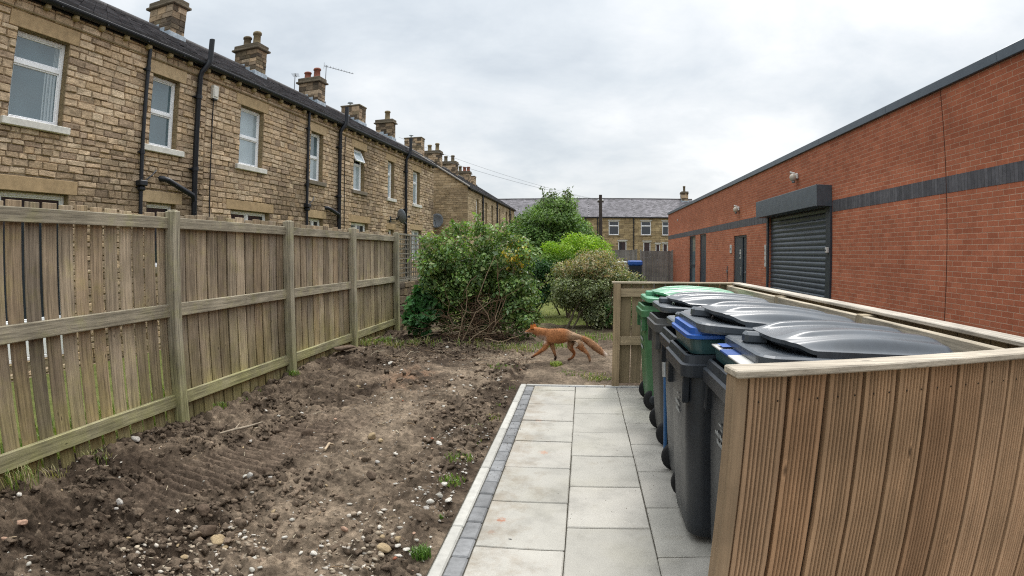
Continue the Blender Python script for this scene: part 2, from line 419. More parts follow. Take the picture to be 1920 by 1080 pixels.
# paving: base sand, slabs, pavers, kerb
sheet('joint_sand', -.70, 1.95, -2, 6.39, -.012, M['joint'])
mb = MB()
cols = [(-.525, -.055, 2.626, .583), (-.055, .415, 2.892, .583), (.415, .885, 2.575, .59), (.885, 1.355, 2.8, .583), (1.355, 1.86, 2.6, .583)]
for x0, x1, ys, st in cols:
    k = int((ys + 2) / st); y = ys - k * st
    while y < 6.3:
        y1 = min(y + st, 6.318)
        if y1 - y > .05:
            g = .0032; k_ = random.uniform(.88, 1.08); c = (.39 * k_, .368 * k_, .325 * k_)
            if random.random() < .35: c = mixc(c, (.36, .343, .30), .6)
            dz = random.uniform(-.0015, .0015)
            mb.box(x0 + g, x1 - g, y + g * 1.5, y1 - g * 1.5, -.03, dz, c, .005, jit=.0016)
        y += st
tag(mb.build('patio', M['slab']), kind='structure')
mb = MB(); y = -1.9
while y < 6.3:
    y1 = min(y + .2, 6.318); k_ = random.uniform(.75, 1.25)
    mb.box(-.619, -.529, y + .004, y1 - .004, -.03, random.uniform(-.001, .002), (.20 * k_, .20 * k_, .20 * k_), .008)
    y += .2
x = -.525
while x < 1.8:
    k_ = random.uniform(.85, 1.2); mb.box(x + .003, x + .197, 6.323, 6.345, -.03, .001, (.185 * k_, .19 * k_, .195 * k_), .005); x += .2
tag(mb.build('paver_edging', M['paver']), kind='structure')
mb = MB(); y = -1.75
while y < 6.38:
    y1 = min(y + .915, 6.395); k_ = random.uniform(.9, 1.08)
    mb.box(-.689, -.623, y + .002, y1 - .002, -.15, .006, (.42 * k_, .405 * k_, .365 * k_), .008); y += .915
x = -.623
while x < .36:
    mb.box(x + .003, x + .9, 6.349, 6.395, -.15, .006, (.40, .385, .35), .006); x += .905
tag(mb.build('kerb', M['kerb']), kind='structure')

# bare soil: height field with clods, a smoother drier track and a tyre print
ys = [.3]
while ys[-1] < 10.7: ys.append(ys[-1] + min(max(.0042 * ys[-1], .008), .035))
ys = np.array(ys); xs = np.arange(-3.78, -.66, .0125)
X, Y = np.meshgrid(xs, ys)
def soil_track(x, y):       # centre line of the drier wheel-worn track
    cx = np.interp(y, [0, 2.1, 3.3, 5.3, 7.2, 9, 11], [-1.45, -1.45, -1.5, -1.75, -1.5, -.9, -.5])
    return np.exp(-((x - cx) / np.interp(y, [0, 3, 7, 11], [.38, .4, .5, .6])) ** 2)
trk = soil_track(X, Y)
tx = np.interp(Y, [1.5, 2.565, 3.23, 4.578, 6], [-3.1, -2.72, -2.45, -2.2, -2.0])
tw = np.clip(1.15 - np.abs(X - tx) / .33, 0, 1); tw = np.clip(tw * 5, 0, 1) * np.clip((Y - 2.45) * 3, 0, 1) * np.clip((4.9 - Y) * 2, 0, 1)
rough = (1 - .5 * trk) * (1 - .85 * tw)
Zs = (fbm(X * .9, Y * .9, 3, 3) - .5) * .12
Zs += (fbm(X * 4.5, Y * 4.5, 5, 3) - .5) * .11 * (.3 + rough)
rid = 1 - np.abs(2 * fbm(X * 9, Y * 9, 8, 4) - 1)
Zs += (rid - .75) * .075 * rough
Zs += (fbm(X * 26, Y * 26, 9, 3) - .5) * .034 * (.35 + .8 * rough)
# lumps
nb = 9000
bx = rng.uniform(-3.75, -.7, nb); by = .4 + 10.2 * rng.random(nb) ** 1.35; br = .010 + .055 * rng.random(nb) ** 4.5
for i in range(nb):
    t_ = soil_track(np.array([bx[i]]), np.array([by[i]]))[0]
    r = br[i] * (1 - .4 * t_)
    if np.interp(by[i], [2.4, 2.6, 4.8, 5], [0, 1, 1, 0]) > .5 and abs(bx[i] - np.interp(by[i], [2.5, 3.23, 4.6], [-2.75, -2.45, -2.2])) < .27 and rng.random() < .8: continue
    i0, i1 = np.searchsorted(xs, [bx[i] - r, bx[i] + r]); j0, j1 = np.searchsorted(ys, [by[i] - r, by[i] + r])
    if i1 <= i0 or j1 <= j0: continue
    sx = xs[i0:i1] - bx[i]; sy = ys[j0:j1] - by[i]; an = rng.uniform(.6, 1.5)
    q = (sx[None, :] / r) ** 2 * an + (sy[:, None] / r) ** 2 / an
    q = q + (fbm((sx[None, :] + bx[i]) * 40 + 0 * sy[:, None], (sy[:, None] + by[i]) * 40 + 0 * sx[None, :], 4, 2) - .5) * .9
    h = np.clip(1 - q, 0, 1) ** .35 * r * rng.uniform(.4, .95)
    Zs[j0:j1, i0:i1] = np.maximum(Zs[j0:j1, i0:i1], Zs[j0:j1, i0:i1] * .6 + h)
# tyre print: transverse ribs in a shallow rut
ribs = np.sin((Y * .97 + X * .22 + (vnoise(X * 5, Y * 5, 2) - .5) * .04) * 2 * PI / .085)
Zs += tw * (ribs * .026 * (.4 + .9 * vnoise(X * 5, Y * 5, 21)) - .026)
t2 = np.exp(-((X + 1.62 + .12 * (Y - 3)) / .16) ** 2) * np.clip((Y - 2.6) * 2, 0, 1) * np.clip((6.2 - Y), 0, 1)
Zs += t2 * np.sin((Y + .2 * X + (vnoise(X * 5, Y * 5, 12) - .5) * .05) * 2 * PI / .09) * .013 * vnoise(X * 3, Y * 3, 14)
Zs += .05 * np.exp(-((X + .98 - .08 * np.sin(Y * 2.1)) / .13) ** 2) * np.clip((Y - 3.4) / 1.2, 0, 1) * (.3 + fbm(X * 6, Y * 3, 66, 3)) + .045 * np.exp(-((X + 2.02 + .05 * np.sin(Y * 3)) / .12) ** 2) * np.clip((Y - 3.6), 0, 1) * np.clip(7.5 - Y, 0, 1) * (.3 + fbm(X * 6, Y * 3, 67, 3))
Zs += .05 * np.exp(-((X + 1.02) ** 2 / .12 + (Y - 7.1) ** 2 / .25)) + .05 * np.exp(-((X + 2.3) / .9) ** 2 - ((Y - 8.7) / .5) ** 2)
# spoil thrown against the fence foot near the post, level strip beside the kerb
Zs += .05 * np.exp(-((X + 3.35) / .25) ** 2) * (.3 + fbm(X * 2, Y * 1.5, 31, 3))
edge = np.clip((-.69 - X) / .16, 0, 1); Zs = Zs * edge + (1 - edge) * (-.022) - .012
Zs = np.clip(Zs, -.13, .2)
cd = fbm(X * 1.7, Y * 1.7, 40, 4); c2 = fbm(X * 7, Y * 7, 44, 4)
dark = np.array([.060, .043, .030]); midc = np.array([.126, .094, .066]); dry = np.array([.222, .171, .121]); red = np.array([.19, .105, .062])
w1 = np.clip((cd - .40) * 3 + (c2 - .5) * 1.6 + .15, 0, 1)[..., None]
Cs = dark * (1 - w1) + midc * w1
w2 = np.clip(trk * .62 - .02 + np.clip((Y - 5.5) * .05, 0, .18) + (cd - .55) * .8 + (c2 - .5) * .9, 0, 1)[..., None] * .85; Cs = Cs * (1 - w2) + dry * w2
w3 = np.exp(-((X + 2.05 + .1 * (Y - 6.4)) / .28) ** 2 - ((Y - 6.5) / .5) ** 2)[..., None] * np.clip((c2 - .4) * 4, 0, 1)[..., None] * .8; Cs = Cs * (1 - w3) + red * w3
Cs *= (.62 + .76 * c2)[..., None] * .95
w4 = (tw * .5)[..., None]; Cs = Cs * (1 - w4) + np.array([.15, .11, .08]) * w4
nx, ny = len(xs), len(ys); ii = np.arange(nx * ny).reshape(ny, nx)
Q = np.stack([ii[:-1, :-1], ii[:-1, 1:], ii[1:, 1:], ii[1:, :-1]], -1).reshape(-1, 4)
so = np_mesh('soil', np.stack([X, Y, Zs], -1).reshape(-1, 3), Q, M['soil'], vcol=Cs.reshape(-1, 3), smooth=True)
tag(so, kind='structure')
# the soil carries on behind the patio as far as the shrubs
xs2 = np.arange(-.7, 2.1, .022); ys2 = np.arange(6.36, 10.6, .022); X2, Y2 = np.meshgrid(xs2, ys2)
Z2 = (fbm(X2 * .9, Y2 * .9, 3, 3) - .5) * .1 + (fbm(X2 * 6, Y2 * 6, 5, 3) - .5) * .06 + (fbm(X2 * 24, Y2 * 24, 9, 3) - .5) * .03 - .015
e2 = np.clip((Y2 - 6.4) / .15, 0, 1); Z2 = Z2 * e2 + (1 - e2) * -.03
c22 = fbm(X2 * 7, Y2 * 7, 44, 4)[..., None]; cd2 = fbm(X2 * 1.7, Y2 * 1.7, 40, 4)[..., None]
C2 = midc * (.5 + c22) * .8 + (dry - midc) * np.clip((cd2 - .38) * 2.2, 0, .85)
n2, m2 = len(xs2), len(ys2); ii = np.arange(n2 * m2).reshape(m2, n2)
Q2 = np.stack([ii[:-1, :-1], ii[:-1, 1:], ii[1:, 1:], ii[1:, :-1]], -1).reshape(-1, 4)
tag(np_mesh('soil_behind_patio', np.stack([X2, Y2, Z2], -1).reshape(-1, 3), Q2, M['soil'], vcol=C2.reshape(-1, 3), smooth=True), kind='structure')
xs3 = np.arange(-3.4, 2.1, .045); ys3 = np.arange(10.45, 12.7, .045); X3, Y3 = np.meshgrid(xs3, ys3)
Z3 = (fbm(X3 * .9, Y3 * .9, 3, 3) - .5) * .1 + (fbm(X3 * 6, Y3 * 6, 5, 3) - .5) * .07 - .02
e3 = np.clip((12.65 - Y3) / .3, 0, 1) * np.clip((Y3 - 10.4) / .2, 0, 1); Z3 = Z3 * e3 + (1 - e3) * -.115
c3_ = fbm(X3 * 7, Y3 * 7, 44, 4)[..., None]; C3 = (midc * .62) * (.5 + c3_) + np.array([.04, .05, .012]) * np.clip(fbm(X3 * 3, Y3 * 3, 91, 3) * 2 - .7, 0, 1)[..., None]
n3, m3 = len(xs3), len(ys3); ii = np.arange(n3 * m3).reshape(m3, n3)
tag(np_mesh('shrub_bed', np.stack([X3, Y3, Z3], -1).reshape(-1, 3), np.stack([ii[:-1, :-1], ii[:-1, 1:], ii[1:, 1:], ii[1:, :-1]], -1).reshape(-1, 4), M['soil'], vcol=C3.reshape(-1, 3), smooth=True), kind='structure')
def soil_z(x, y):
    if x > -.69 and y > 6.36:
        i = min(max(int((x + .7) / .022), 0), n2 - 1); j = min(max(int((y - 6.36) / .022), 0), m2 - 1); return float(Z2[j, i])
    i = min(max(int((x - xs[0]) / .0125), 0), nx - 1); j = min(int(np.searchsorted(ys, y)), ny - 1); return float(Zs[j, i])

# ------------------------------------------------------------------ stones
def ico(sub):
    import bmesh
    bm = bmesh.new(); bmesh.ops.create_icosphere(bm, subdivisions=sub, radius=1)
    bm.verts.ensure_lookup_table()
    v = np.array([q.co[:] for q in bm.verts]); f = np.array([[w.index for w in p.verts] for p in bm.faces]); bm.free(); return v, f
ICO1, ICO2, ICO3 = ico(1), ico(2), ico(3)
def rock_shape(seed, sub=2, facets=9, flat=.6):
    r_ = np.random.default_rng(seed); v, f = (ICO1, ICO2, ICO3)[sub - 1]; v = v.copy()
    for k in range(facets):       # slice off facets so the stone is angular
        n_ = r_.normal(size=3); n_ /= np.linalg.norm(n_); d = r_.uniform(.55, .92)
        ex = np.clip(v @ n_ - d, 0, None); v -= ex[:, None] * n_
    v *= np.array([1, r_.uniform(.62, .95), flat * r_.uniform(.75, 1.1)])
    v *= 1 + .05 * r_.normal(size=(len(v), 1)) * (sub > 2)
    return v / np.abs(v[:, 0]).max() * .5, f
STONE_COL = dict(tan=(.36, .27, .16), brown=(.17, .125, .085), pink=(.42, .27, .19), white=(.60, .56, .49), grey=(.40, .37, .33), pale=(.45, .42, .36), slab=(.16, .115, .082), slab2=(.22, .20, .17), slab3=(.20, .14, .10), clod=(.11, .078, .055), redbit=(.32, .12, .07))
def stone_mesh(name, c, seed, sub=2, flat=.6, facets=9):
    v, f = rock_shape(seed, sub, facets, flat)
    k = np.random.default_rng(seed).uniform(.82, 1.12, size=(len(f), 1))
    o = np_mesh(name, v, f, M['rock'], fcol=np.array(c)[None, :] * k)
    return o
PROM = [(-1.891, 2.332, .109, 'tan'), (-1.812, 2.284, .053, 'tan'), (-2.368, 2.175, .064, 'brown'), (-2.317, 2.078, .037, 'tan'), (-3.019, 1.876, .083, 'pink'), (-2.735, 1.695, .044, 'white'), (-2.92, 1.684, .049, 'pink'), (-3.301, 2.085, .061, 'white'), (-3.45, 3.361, .094, 'grey'), (-2.696, 2.395, .078, 'grey'), (-3.277, 2.788, .038, 'white'), (-2.159, 3.129, .09, 'grey'), (-2.018, 2.299, .086, 'brown'), (-1.947, 2.562, .032, 'white'), (-1.74, 2.466, .034, 'white'), (-1.794, 2.411, .037, 'white'), (-1.954, 2.109, .052, 'tan'), (-1.604, 2.228, .062, 'pale'), (-1.542, 2.125, .038, 'pale'), (-1.506, 2.144, .03, 'pale'), (-1.398, 2.378, .034, 'white'), (-1.321, 2.373, .048, 'white'), (-1.24, 2.235, .029, 'white'), (-1.256, 2.177, .039, 'white'), (-1.611, 2.027, .04, 'white'), (-1.678, 4.2, .089, 'tan'), (-1.599, 4.19, .062, 'tan'), (-2.531, 7.155, .109, 'white'), (-3.418, 7.612, .48, 'slab'), (-1.084, 4.099, .067, 'white'), (-2.574, 4.662, .047, 'white'), (-1.434, 3.667, .047, 'grey'), (-1.166, 3.487, .044, 'grey'), (-1.204, 3.382, .032, 'white'), (-.848, 3.319, .052, 'white'), (-.786, 3.162, .059, 'white'), (-.872, 3.052, .058, 'white'), (-.879, 2.99, .057, 'grey'), (-.849, 3.183, .053, 'pale'), (-1.258, 2.637, .06, 'pink'), (-1.166, 2.662, .036, 'white'), (-.933, 2.605, .051, 'tan'), (-.969, 2.489, .083, 'tan'), (-1.012, 2.58, .043, 'tan'), (-.888, 2.463, .049, 'white'), (-.857, 2.51, .044, 'white'), (-.818, 2.484, .041, 'grey'), (-.797, 2.369, .031, 'grey'), (-1.318, 2.465, .029, 'white'), (-.76, 2.606, .034, 'white'), (-.74, 2.333, .04, 'grey'), (-2.502, 5.91, .062, 'tan'), (-2.086, 7.891, .063, 'white'), (-2.254, 6.751, .062, 'white'), (-2.081, 8.5, .075, 'white'), (-3.262, 9.287, .226, 'slab2'), (-3.372, 8.786, .198, 'slab3'), (-2.131, 2.535, .126, 'clod'), (-2.093, 3.235, .114, 'clod'), (-2.01, 2.395, .126, 'clod'), (-1.361, 3.363, .094, 'clod'), (-2.262, 4.158, .139, 'clod')]
OWN = {0: ('largest tan rough stone on the soil, midway between fence and kerb at the near end', 'stone'), 4: ('pinkish flat stone on dark soil near the near end of the fence', 'stone'), 8: ('pale grey stone lying on loose soil at the foot of the nearest fence bay', 'stone'),
       9: ('pale grey upright shard of stone in dark soil just before the tyre print', 'stone'), 11: ('flat grey stone beside a dark clod at the end of the tyre print', 'stone'), 12: ('brown grey rounded stone touching the largest tan rough stone', 'stone'),
       25: ('larger of two touching buff stones in the middle of the soil', 'stone'), 26: ('smaller of two touching buff stones in the middle of the soil', 'stone'), 28: ('long brown stone slab lying along the foot of the fence beside the third post', 'stone slab'),
       27: ('white stone alone on the far soil in front of the long brown slab', 'stone'), 29: ('white oval stone on brown soil halfway along the kerb', 'stone'), 39: ('pinkish stone beside a small white pebble at the near end of the worn track', 'stone'),
       42: ('tan stone, biggest of the cluster beside the bright green grass tuft', 'stone'), 55: ('grey broken slab leaning at the foot of the last fence post', 'stone slab'), 56: ('reddish brown flat stone among weeds by the last fence bay', 'stone'),
       57: ('rounded dark clod of soil, nearest of the big clods', 'soil clod'), 58: ('dark clod of soil sitting beside a flat grey stone', 'soil clod'), 59: ('broad dark clod of soil behind the largest tan stone', 'soil clod'),
       60: ('dark clod of soil on the worn track before the kerb', 'soil clod'), 61: ('dark clod of soil at the far end of the tyre print beside a pale stick', 'soil clod')}
SHARED = {'white': 'small whitish stone half sunk in the bare soil', 'tan': 'small tan stone half sunk in the bare soil', 'grey': 'small grey stone half sunk in the bare soil', 'pale': 'small cream stone half sunk in the bare soil', 'pink': 'small pinkish stone half sunk in the bare soil', 'brown': 'small brown stone half sunk in the bare soil', 'redbit': 'small broken red brick bit half sunk in the bare soil'}
LIB = {}
def put_stone(x, y, d, c, own=None, seed=0):
    name = 'soil_clod' if c == 'clod' else ('stone_slab' if c.startswith('slab') else 'stone')
    r_ = random.Random(seed * 7 + 3)
    if own or d > .07:
        o = stone_mesh(name, STONE_COL[c], 100 + seed, 3, .32 if c.startswith('slab') else .62, 10)
        if c.startswith('slab'): o.scale = (d, d * .42, d * .7)
        else: o.scale = (d, d * r_.uniform(.8, 1), d)
    else:
        k = (c, seed % 5)
        if k not in LIB: LIB[k] = o = stone_mesh(name, STONE_COL[c], 300 + seed % 5 + 11 * len(LIB), 2)
        else: o = LIB[k].copy(); COL.objects.link(o)
        o.scale = (d, d * r_.uniform(.7, 1), d * r_.uniform(.7, 1))
    o.rotation_euler = (r_.uniform(-.3, .3), r_.uniform(-.3, .3), r_.uniform(0, 6.28))
    if c == 'slab': o.rotation_euler = (.1, .05, 1.25)
    o.location = (x, y, soil_z(x, y) + d * (.12 if c.startswith('slab') else .27))
    if own: tag(o, own[0], own[1])
    else: tag(o, SHARED[c], 'stone', 'small stones on the bare soil')
for i, (x, y, d, c) in enumerate(PROM): put_stone(x, y, d, c, OWN.get(i), i)
for i in range(205):
    y = 1.45 + 7.2 * random.random() ** 2.1
    u = random.random(); x = lerp(-3.5, -.76, u ** .55)
    c = random.choices(['white', 'pale', 'grey', 'tan', 'pink', 'redbit', 'brown'], [5, 4.5, 3, 3, .8, .4, 1])[0]
    put_stone(x, y, random.uniform(.016, .040) * (1 + .05 * y), c, None, 60 + i)
# grit and loose crumbs nobody could count
def crumbs(name, n, col, smin, smax, seed, power=1.6, sub=ICO1, trackbias=0):
    r_ = np.random.default_rng(seed); v0, f0 = sub
    y = 1.2 + 8.6 * r_.random(n) ** power; x = r_.uniform(-3.55, -.72, n)
    if trackbias:
        keep = r_.random(n) < np.where(trackbias > 0, .25 + .75 * soil_track(x, y), 1 - .8 * soil_track(x, y)); x, y = x[keep], y[keep]; n = len(x)
    s = (smin + (smax - smin) * r_.random(n) ** 2.5) * (1 + .06 * y)
    z = np.array([soil_z(a, b) for a, b in zip(x, y)])
    V = v0[None] * (1 + .28 * r_.normal(size=(n, len(v0), 1))) * s[:, None, None] * .5 * np.stack([np.ones(n), r_.uniform(.6, 1, n), r_.uniform(.5, .9, n)], -1)[:, None, :]
    a = r_.uniform(0, 6.28, n); R = np.stack([np.stack([np.cos(a), -np.sin(a), 0 * a], -1), np.stack([np.sin(a), np.cos(a), 0 * a], -1), np.stack([0 * a, 0 * a, 1 + 0 * a], -1)], 1)
    V = np.einsum('nij,nkj->nki', R, V) + np.stack([x, y, z + s * .12], -1)[:, None, :]
    F = f0[None] + (np.arange(n) * len(v0))[:, None, None]
    c = np.array(col)[r_.integers(0, len(col), n)] * r_.uniform(.7, 1.2, (n, 1))
    o = np_mesh(name, V.reshape(-1, 3), F.reshape(-1, 3), M['rock'], fcol=np.repeat(c, len(f0), 0))
    tag(o, kind='stuff')
crumbs('gravel', 4200, [(.5, .47, .41), (.34, .29, .23), (.42, .33, .23), (.25, .21, .17)], .005, .018, 5, 1.5, ICO1, 1)
def clod_field(name, n, smin, smax, seed, power, near=None):
    """broken lumps of the same soil, gathered in drifts, half sunk into the surface"""
    r_ = np.random.default_rng(seed); v0, f0 = ICO2
    y = 1.2 + 8.9 * r_.random(n) ** power; x = r_.uniform(-3.56, -.74, n)
    d = fbm(x * 1.6, y * 1.6, 52, 4); w = np.clip((d - .40) * 5, .06, 1) * (1 - .75 * soil_track(x, y))
    tx_ = np.interp(y, [1.5, 2.565, 3.23, 4.578, 6], [-3.1, -2.72, -2.45, -2.2, -2.0]); w = np.where((np.abs(x - tx_) < .25) & (y > 2.5) & (y < 4.8), w * .06, w)
    keep = r_.random(n) < w; x, y = x[keep], y[keep]; n = len(x)
    s = smin + (smax - smin) * r_.random(n) ** 3.2
    z = np.array([soil_z(a, b) for a, b in zip(x, y)])
    P = v0[None] * 1.0
    ph = r_.uniform(0, 50, (n, 1))
    disp = 1 + .95 * (vnoise(v0[None, :, 0] * 1.7 + ph, v0[None, :, 1] * 1.7 + v0[None, :, 2] * 1.3 + ph, 3) - .5) + .85 * (vnoise(v0[None, :, 0] * 4 + ph, v0[None, :, 2] * 4 - v0[None, :, 1] * 3 + ph, 5) - .5) + .16 * r_.normal(size=(n, len(v0)))
    V = P * disp[..., None] * s[:, None, None] * .5 * np.stack([r_.uniform(.9, 1.35, n), r_.uniform(.7, 1.1, n), r_.uniform(.55, .95, n)], -1)[:, None, :]
    a = r_.uniform(0, 6.28, n); R = np.stack([np.stack([np.cos(a), -np.sin(a), 0 * a], -1), np.stack([np.sin(a), np.cos(a), 0 * a], -1), np.stack([0 * a, 0 * a, 1 + 0 * a], -1)], 1)
    V = np.einsum('nij,nkj->nki', R, V) + np.stack([x, y, z + s * .06], -1)[:, None, :]
    F = f0[None] + (np.arange(n) * len(v0))[:, None, None]
    cl_ = fbm(x * 3, y * 3, 61, 3)[:, None]; c = (np.array([.064, .047, .033]) * (1 - cl_) + np.array([.168, .126, .09]) * cl_) * r_.uniform(.75, 1.25, (n, 1)); c = c * (1 + .7 * soil_track(x, y)[:, None])
    tag(np_mesh(name, V.reshape(-1, 3), F.reshape(-1, 3), M['soil'], fcol=np.repeat(c, len(f0), 0)), kind='stuff')
clod_field('soil_crumbs', 20000, .008, .062, 6, 1.4)
crumbs('soil_grains', 2500, [(.08, .055, .039), (.12, .086, .06), (.17, .125, .09)], .004, .014, 8, 1.6, ICO1, 0)
# rubble spilt thickly at the near end and a little soil trodden on to the edging
def patch_crumbs(name, n, col, smin, smax, seed, x0, x1, y0, y1, fz, mat):
    r_ = np.random.default_rng(seed); v0, f0 = ICO1; x = r_.uniform(x0, x1, n); y = r_.uniform(y0, y1, n)
    keep = fbm(x * 2.2, y * 2.2, seed, 3) > .5; x, y = x[keep], y[keep]; n = len(x); s = smin + (smax - smin) * r_.random(n) ** 2
    z = np.array([fz(a, b) for a, b in zip(x, y)])
    V = v0[None] * (1 + .3 * r_.normal(size=(n, len(v0), 1))) * s[:, None, None] * .5 * np.stack([r_.uniform(.8, 1.4, n), r_.uniform(.6, 1, n), r_.uniform(.5, .85, n)], -1)[:, None, :] + np.stack([x, y, z + s * .18], -1)[:, None, :]
    F = f0[None] + (np.arange(n) * len(v0))[:, None, None]; c = np.array(col)[r_.integers(0, len(col), n)] * r_.uniform(.7, 1.2, (n, 1))
    tag(np_mesh(name, V.reshape(-1, 3), F.reshape(-1, 3), mat, fcol=np.repeat(c, len(f0), 0)), kind='stuff')
patch_crumbs('rubble', 1500, [(.42, .35, .26), (.33, .27, .20), (.50, .45, .38), (.28, .22, .16)], .008, .034, 71, -2.3, -.95, 1.75, 2.9, soil_z, M['rock'])
patch_crumbs('gravel', 700, [(.46, .41, .35), (.36, .31, .26), (.55, .52, .46)], .006, .024, 72, -1.25, -.74, 2.2, 4.6, soil_z, M['rock'])
patch_crumbs('soil_spill', 900, [(.13, .095, .068), (.20, .15, .11), (.09, .065, .047)], .002, .007, 73, -.70, -.50, 1.5, 6.3, lambda a, b: .003, M['soil'])
patch_crumbs('soil_spill', 260, [(.13, .095, .068), (.20, .15, .11), (.24, .20, .16)], .002, .006, 74, -.5, .55, 2.0, 6.3, lambda a, b: .0015, M['soil'])
# litter of twigs and chips on the soil
mb = MB()
for i in range(420):
    y = 1.6 + 8.2 * random.random() ** .9; x = random.uniform(-3.5, -.8) if i < 300 else random.uniform(-3.2, -.6)
    if i >= 300: y = random.uniform(7.6, 9.4)
    L = random.uniform(.02, .10) * (1 if i < 300 else 2.6); a = random.uniform(0, PI); z = soil_z(x, y) + .006
    p = [(x - math.cos(a) * L / 2, y - math.sin(a) * L / 2, z), (x + random.uniform(-.1, .1) * L, y, z + L * .1), (x + math.cos(a) * L / 2, y + math.sin(a) * L / 2, z + .004)]
    c = random.choice([(.34, .26, .17), (.22, .15, .09), (.14, .09, .055), (.42, .36, .26)])
    mb.tube(p, random.uniform(.0012, .0035) * (1 + .05 * y), 4, c)
tag(mb.build('twig_litter', M['bark']), kind='stuff')
mb = MB(); mb.tube([(-1.869, 3.701, soil_z(-1.869, 3.701) + .02), (-1.893, 3.83, soil_z(-1.9, 3.83) + .03), (-1.915, 3.957, soil_z(-1.915, 3.957) + .02)], [.009, .011, .007], 6, (.44, .34, .23))
tag(mb.build('stick', M['bark']), 'straight pale stick lying on the soil beside the tyre print', 'stick')
mb = MB(); mb.tube([(-2.95, 3.86, .03), (-2.86, 3.96, .045), (-2.80, 4.1, .04), (-2.74, 4.22, .05)], [.008, .012, .012, .006], 6, (.33, .27, .2)); mb.tube([(-2.86, 3.96, .045), (-2.9, 4.1, .06)], [.008, .004], 5, (.33, .27, .2))
tag(mb.build('stick', M['bark']), 'forked grey stick on dark soil between tyre print and fence', 'stick')

# grass: wispy stuff along the fence foot and seedlings in the soil; three tufts one can point at
def blades(mb, x, y, z, n, h, spread, cols, lean=.5, w=.004):
    for i in range(n):
        a = random.uniform(0, 2 * PI); r = spread * random.random() ** .6; bx_, by_ = x + r * math.cos(a), y + r * math.sin(a)
        hh = h * random.uniform(.5, 1.1); d = random.uniform(0, 2 * PI); l = lean * hh * random.uniform(.3, 1.2)
        c = tone(random.choice(cols), random.uniform(.7, 1.25)); zz = z
        p1 = (bx_ + l * .35 * math.cos(d), by_ + l * .35 * math.sin(d), zz + hh * .6); p2 = (bx_ + l * math.cos(d), by_ + l * math.sin(d), zz + hh * random.uniform(.75, 1))
        s = (-math.sin(d) * w, math.cos(d) * w)
        mb.face([(bx_ - s[0], by_ - s[1], zz - .01), (bx_ + s[0], by_ + s[1], zz - .01), (p1[0] + s[0] * .8, p1[1] + s[1] * .8, p1[2]), (p1[0] - s[0] * .8, p1[1] - s[1] * .8, p1[2])], c)
        mb.face([(p1[0] - s[0] * .8, p1[1] - s[1] * .8, p1[2]), (p1[0] + s[0] * .8, p1[1] + s[1] * .8, p1[2]), p2], c)
GR = [(.11, .20, .03), (.16, .24, .05), (.20, .22, .07)]; DRY = [(.34, .30, .13), (.26, .24, .09), (.18, .22, .06), (.40, .34, .2)]
mb = MB()
for (x, y, n, h, s, cs) in [(-3.50, 2.25, 70, .15, .13, DRY + GR), (-3.46, 2.5, 40, .10, .10, DRY), (-3.47, 2.95, 70, .10, .13, DRY + GR), (-3.5, 1.9, 60, .15, .13, DRY), (-3.47, 4.6, 40, .06, .08, GR), (-3.47, 5.1, 50, .07, .09, GR), (-3.5, 5.5, 12, .06, .1, GR), (-3.5, 6.2, 60, .06, .09, GR), (-3.4, 8.55, 120, .1, .2, GR + DRY), (-3.35, 9.0, 160, .14, .25, GR), (-3.0, 8.8, 160, .11, .25, GR + DRY), (-2.6, 9.1, 120, .12, .3, GR + DRY), (-.87, 3.84, 90, .03, .11, GR), (-.84, 3.45, 90, .028, .10, GR), (-.82, 5.0, 50, .03, .1, GR + DRY), (-.85, 4.3, 40, .025, .08, GR), (-.9, 4.6, 30, .02, .08, GR), (-.86, 5.4, 20, .02, .08, GR), (-.78, 6.2, 20, .02, .08, GR), (.22, 6.85, 170, .06, .22, GR + DRY), (-.1, 7.1, 60, .04, .2, GR), (-.95, 8.75, 110, .10, .3, GR + DRY), (-1.4, 9.0, 110, .11, .35, GR + DRY), (-.5, 9.3, 120, .10, .3, GR), (.2, 10.2, 160, .12, .5, GR), (-1.9, 9.1, 60, .10, .3, GR + DRY), (-.45, 10.1, 200, .12, .3, GR), (-3.0, 1.5, 40, .06, .2, DRY), (-1.0, 7.0, 50, .03, .2, GR), (-.614, 2.95, 0, .03, .03, GR)]:
    blades(mb, x, y, soil_z(x, y), n, h, s, cs, .7, .0022 + .0005 * y)
for i in range(4200):
    y = 11.4 + 10 * random.random() ** 1.6; x = random.uniform(-1.9, .6) if y < 14 else random.uniform(-3.2, 1)
    blades(mb, x, y, -.1, 1, .06, .02, [(.16, .20, .05), (.25, .27, .09), (.21, .24, .06)], .8, .006)
for i in range(2600):
    y = random.uniform(1.5, 6.5); blades(mb, random.uniform(-4.8, -3.80), y, -.06, 1, .16, .02, GR + [(.24, .28, .04)], .6, .006)
tag(mb.build('grass', M['leaf']), kind='stuff')
def tuft(x, y, n, h, s, cs, label, w=.003):
    mb = MB(); z = soil_z(x, y); blades(mb, 0, 0, 0, n, h, s, cs, .6, w); o = mb.build('grass_tuft', M['leaf'], None, (x, y, z)); tag(o, label, 'grass tuft')
tuft(-.765, 2.47, 170, .055, .05, [(.085, .17, .03), (.13, .21, .05)], 'bright green grass tuft beside the kerb at the near end')
tuft(-.78, 2.95, 40, .03, .009, [(.12, .2, .04)], 'tiny green seedling tuft by the kerb beyond the bright green one')
tuft(-.33, 7.55, 240, .06, .085, [(.24, .30, .06), (.32, .36, .10)], 'low yellow green weed on the soil under the walking fox', .006)
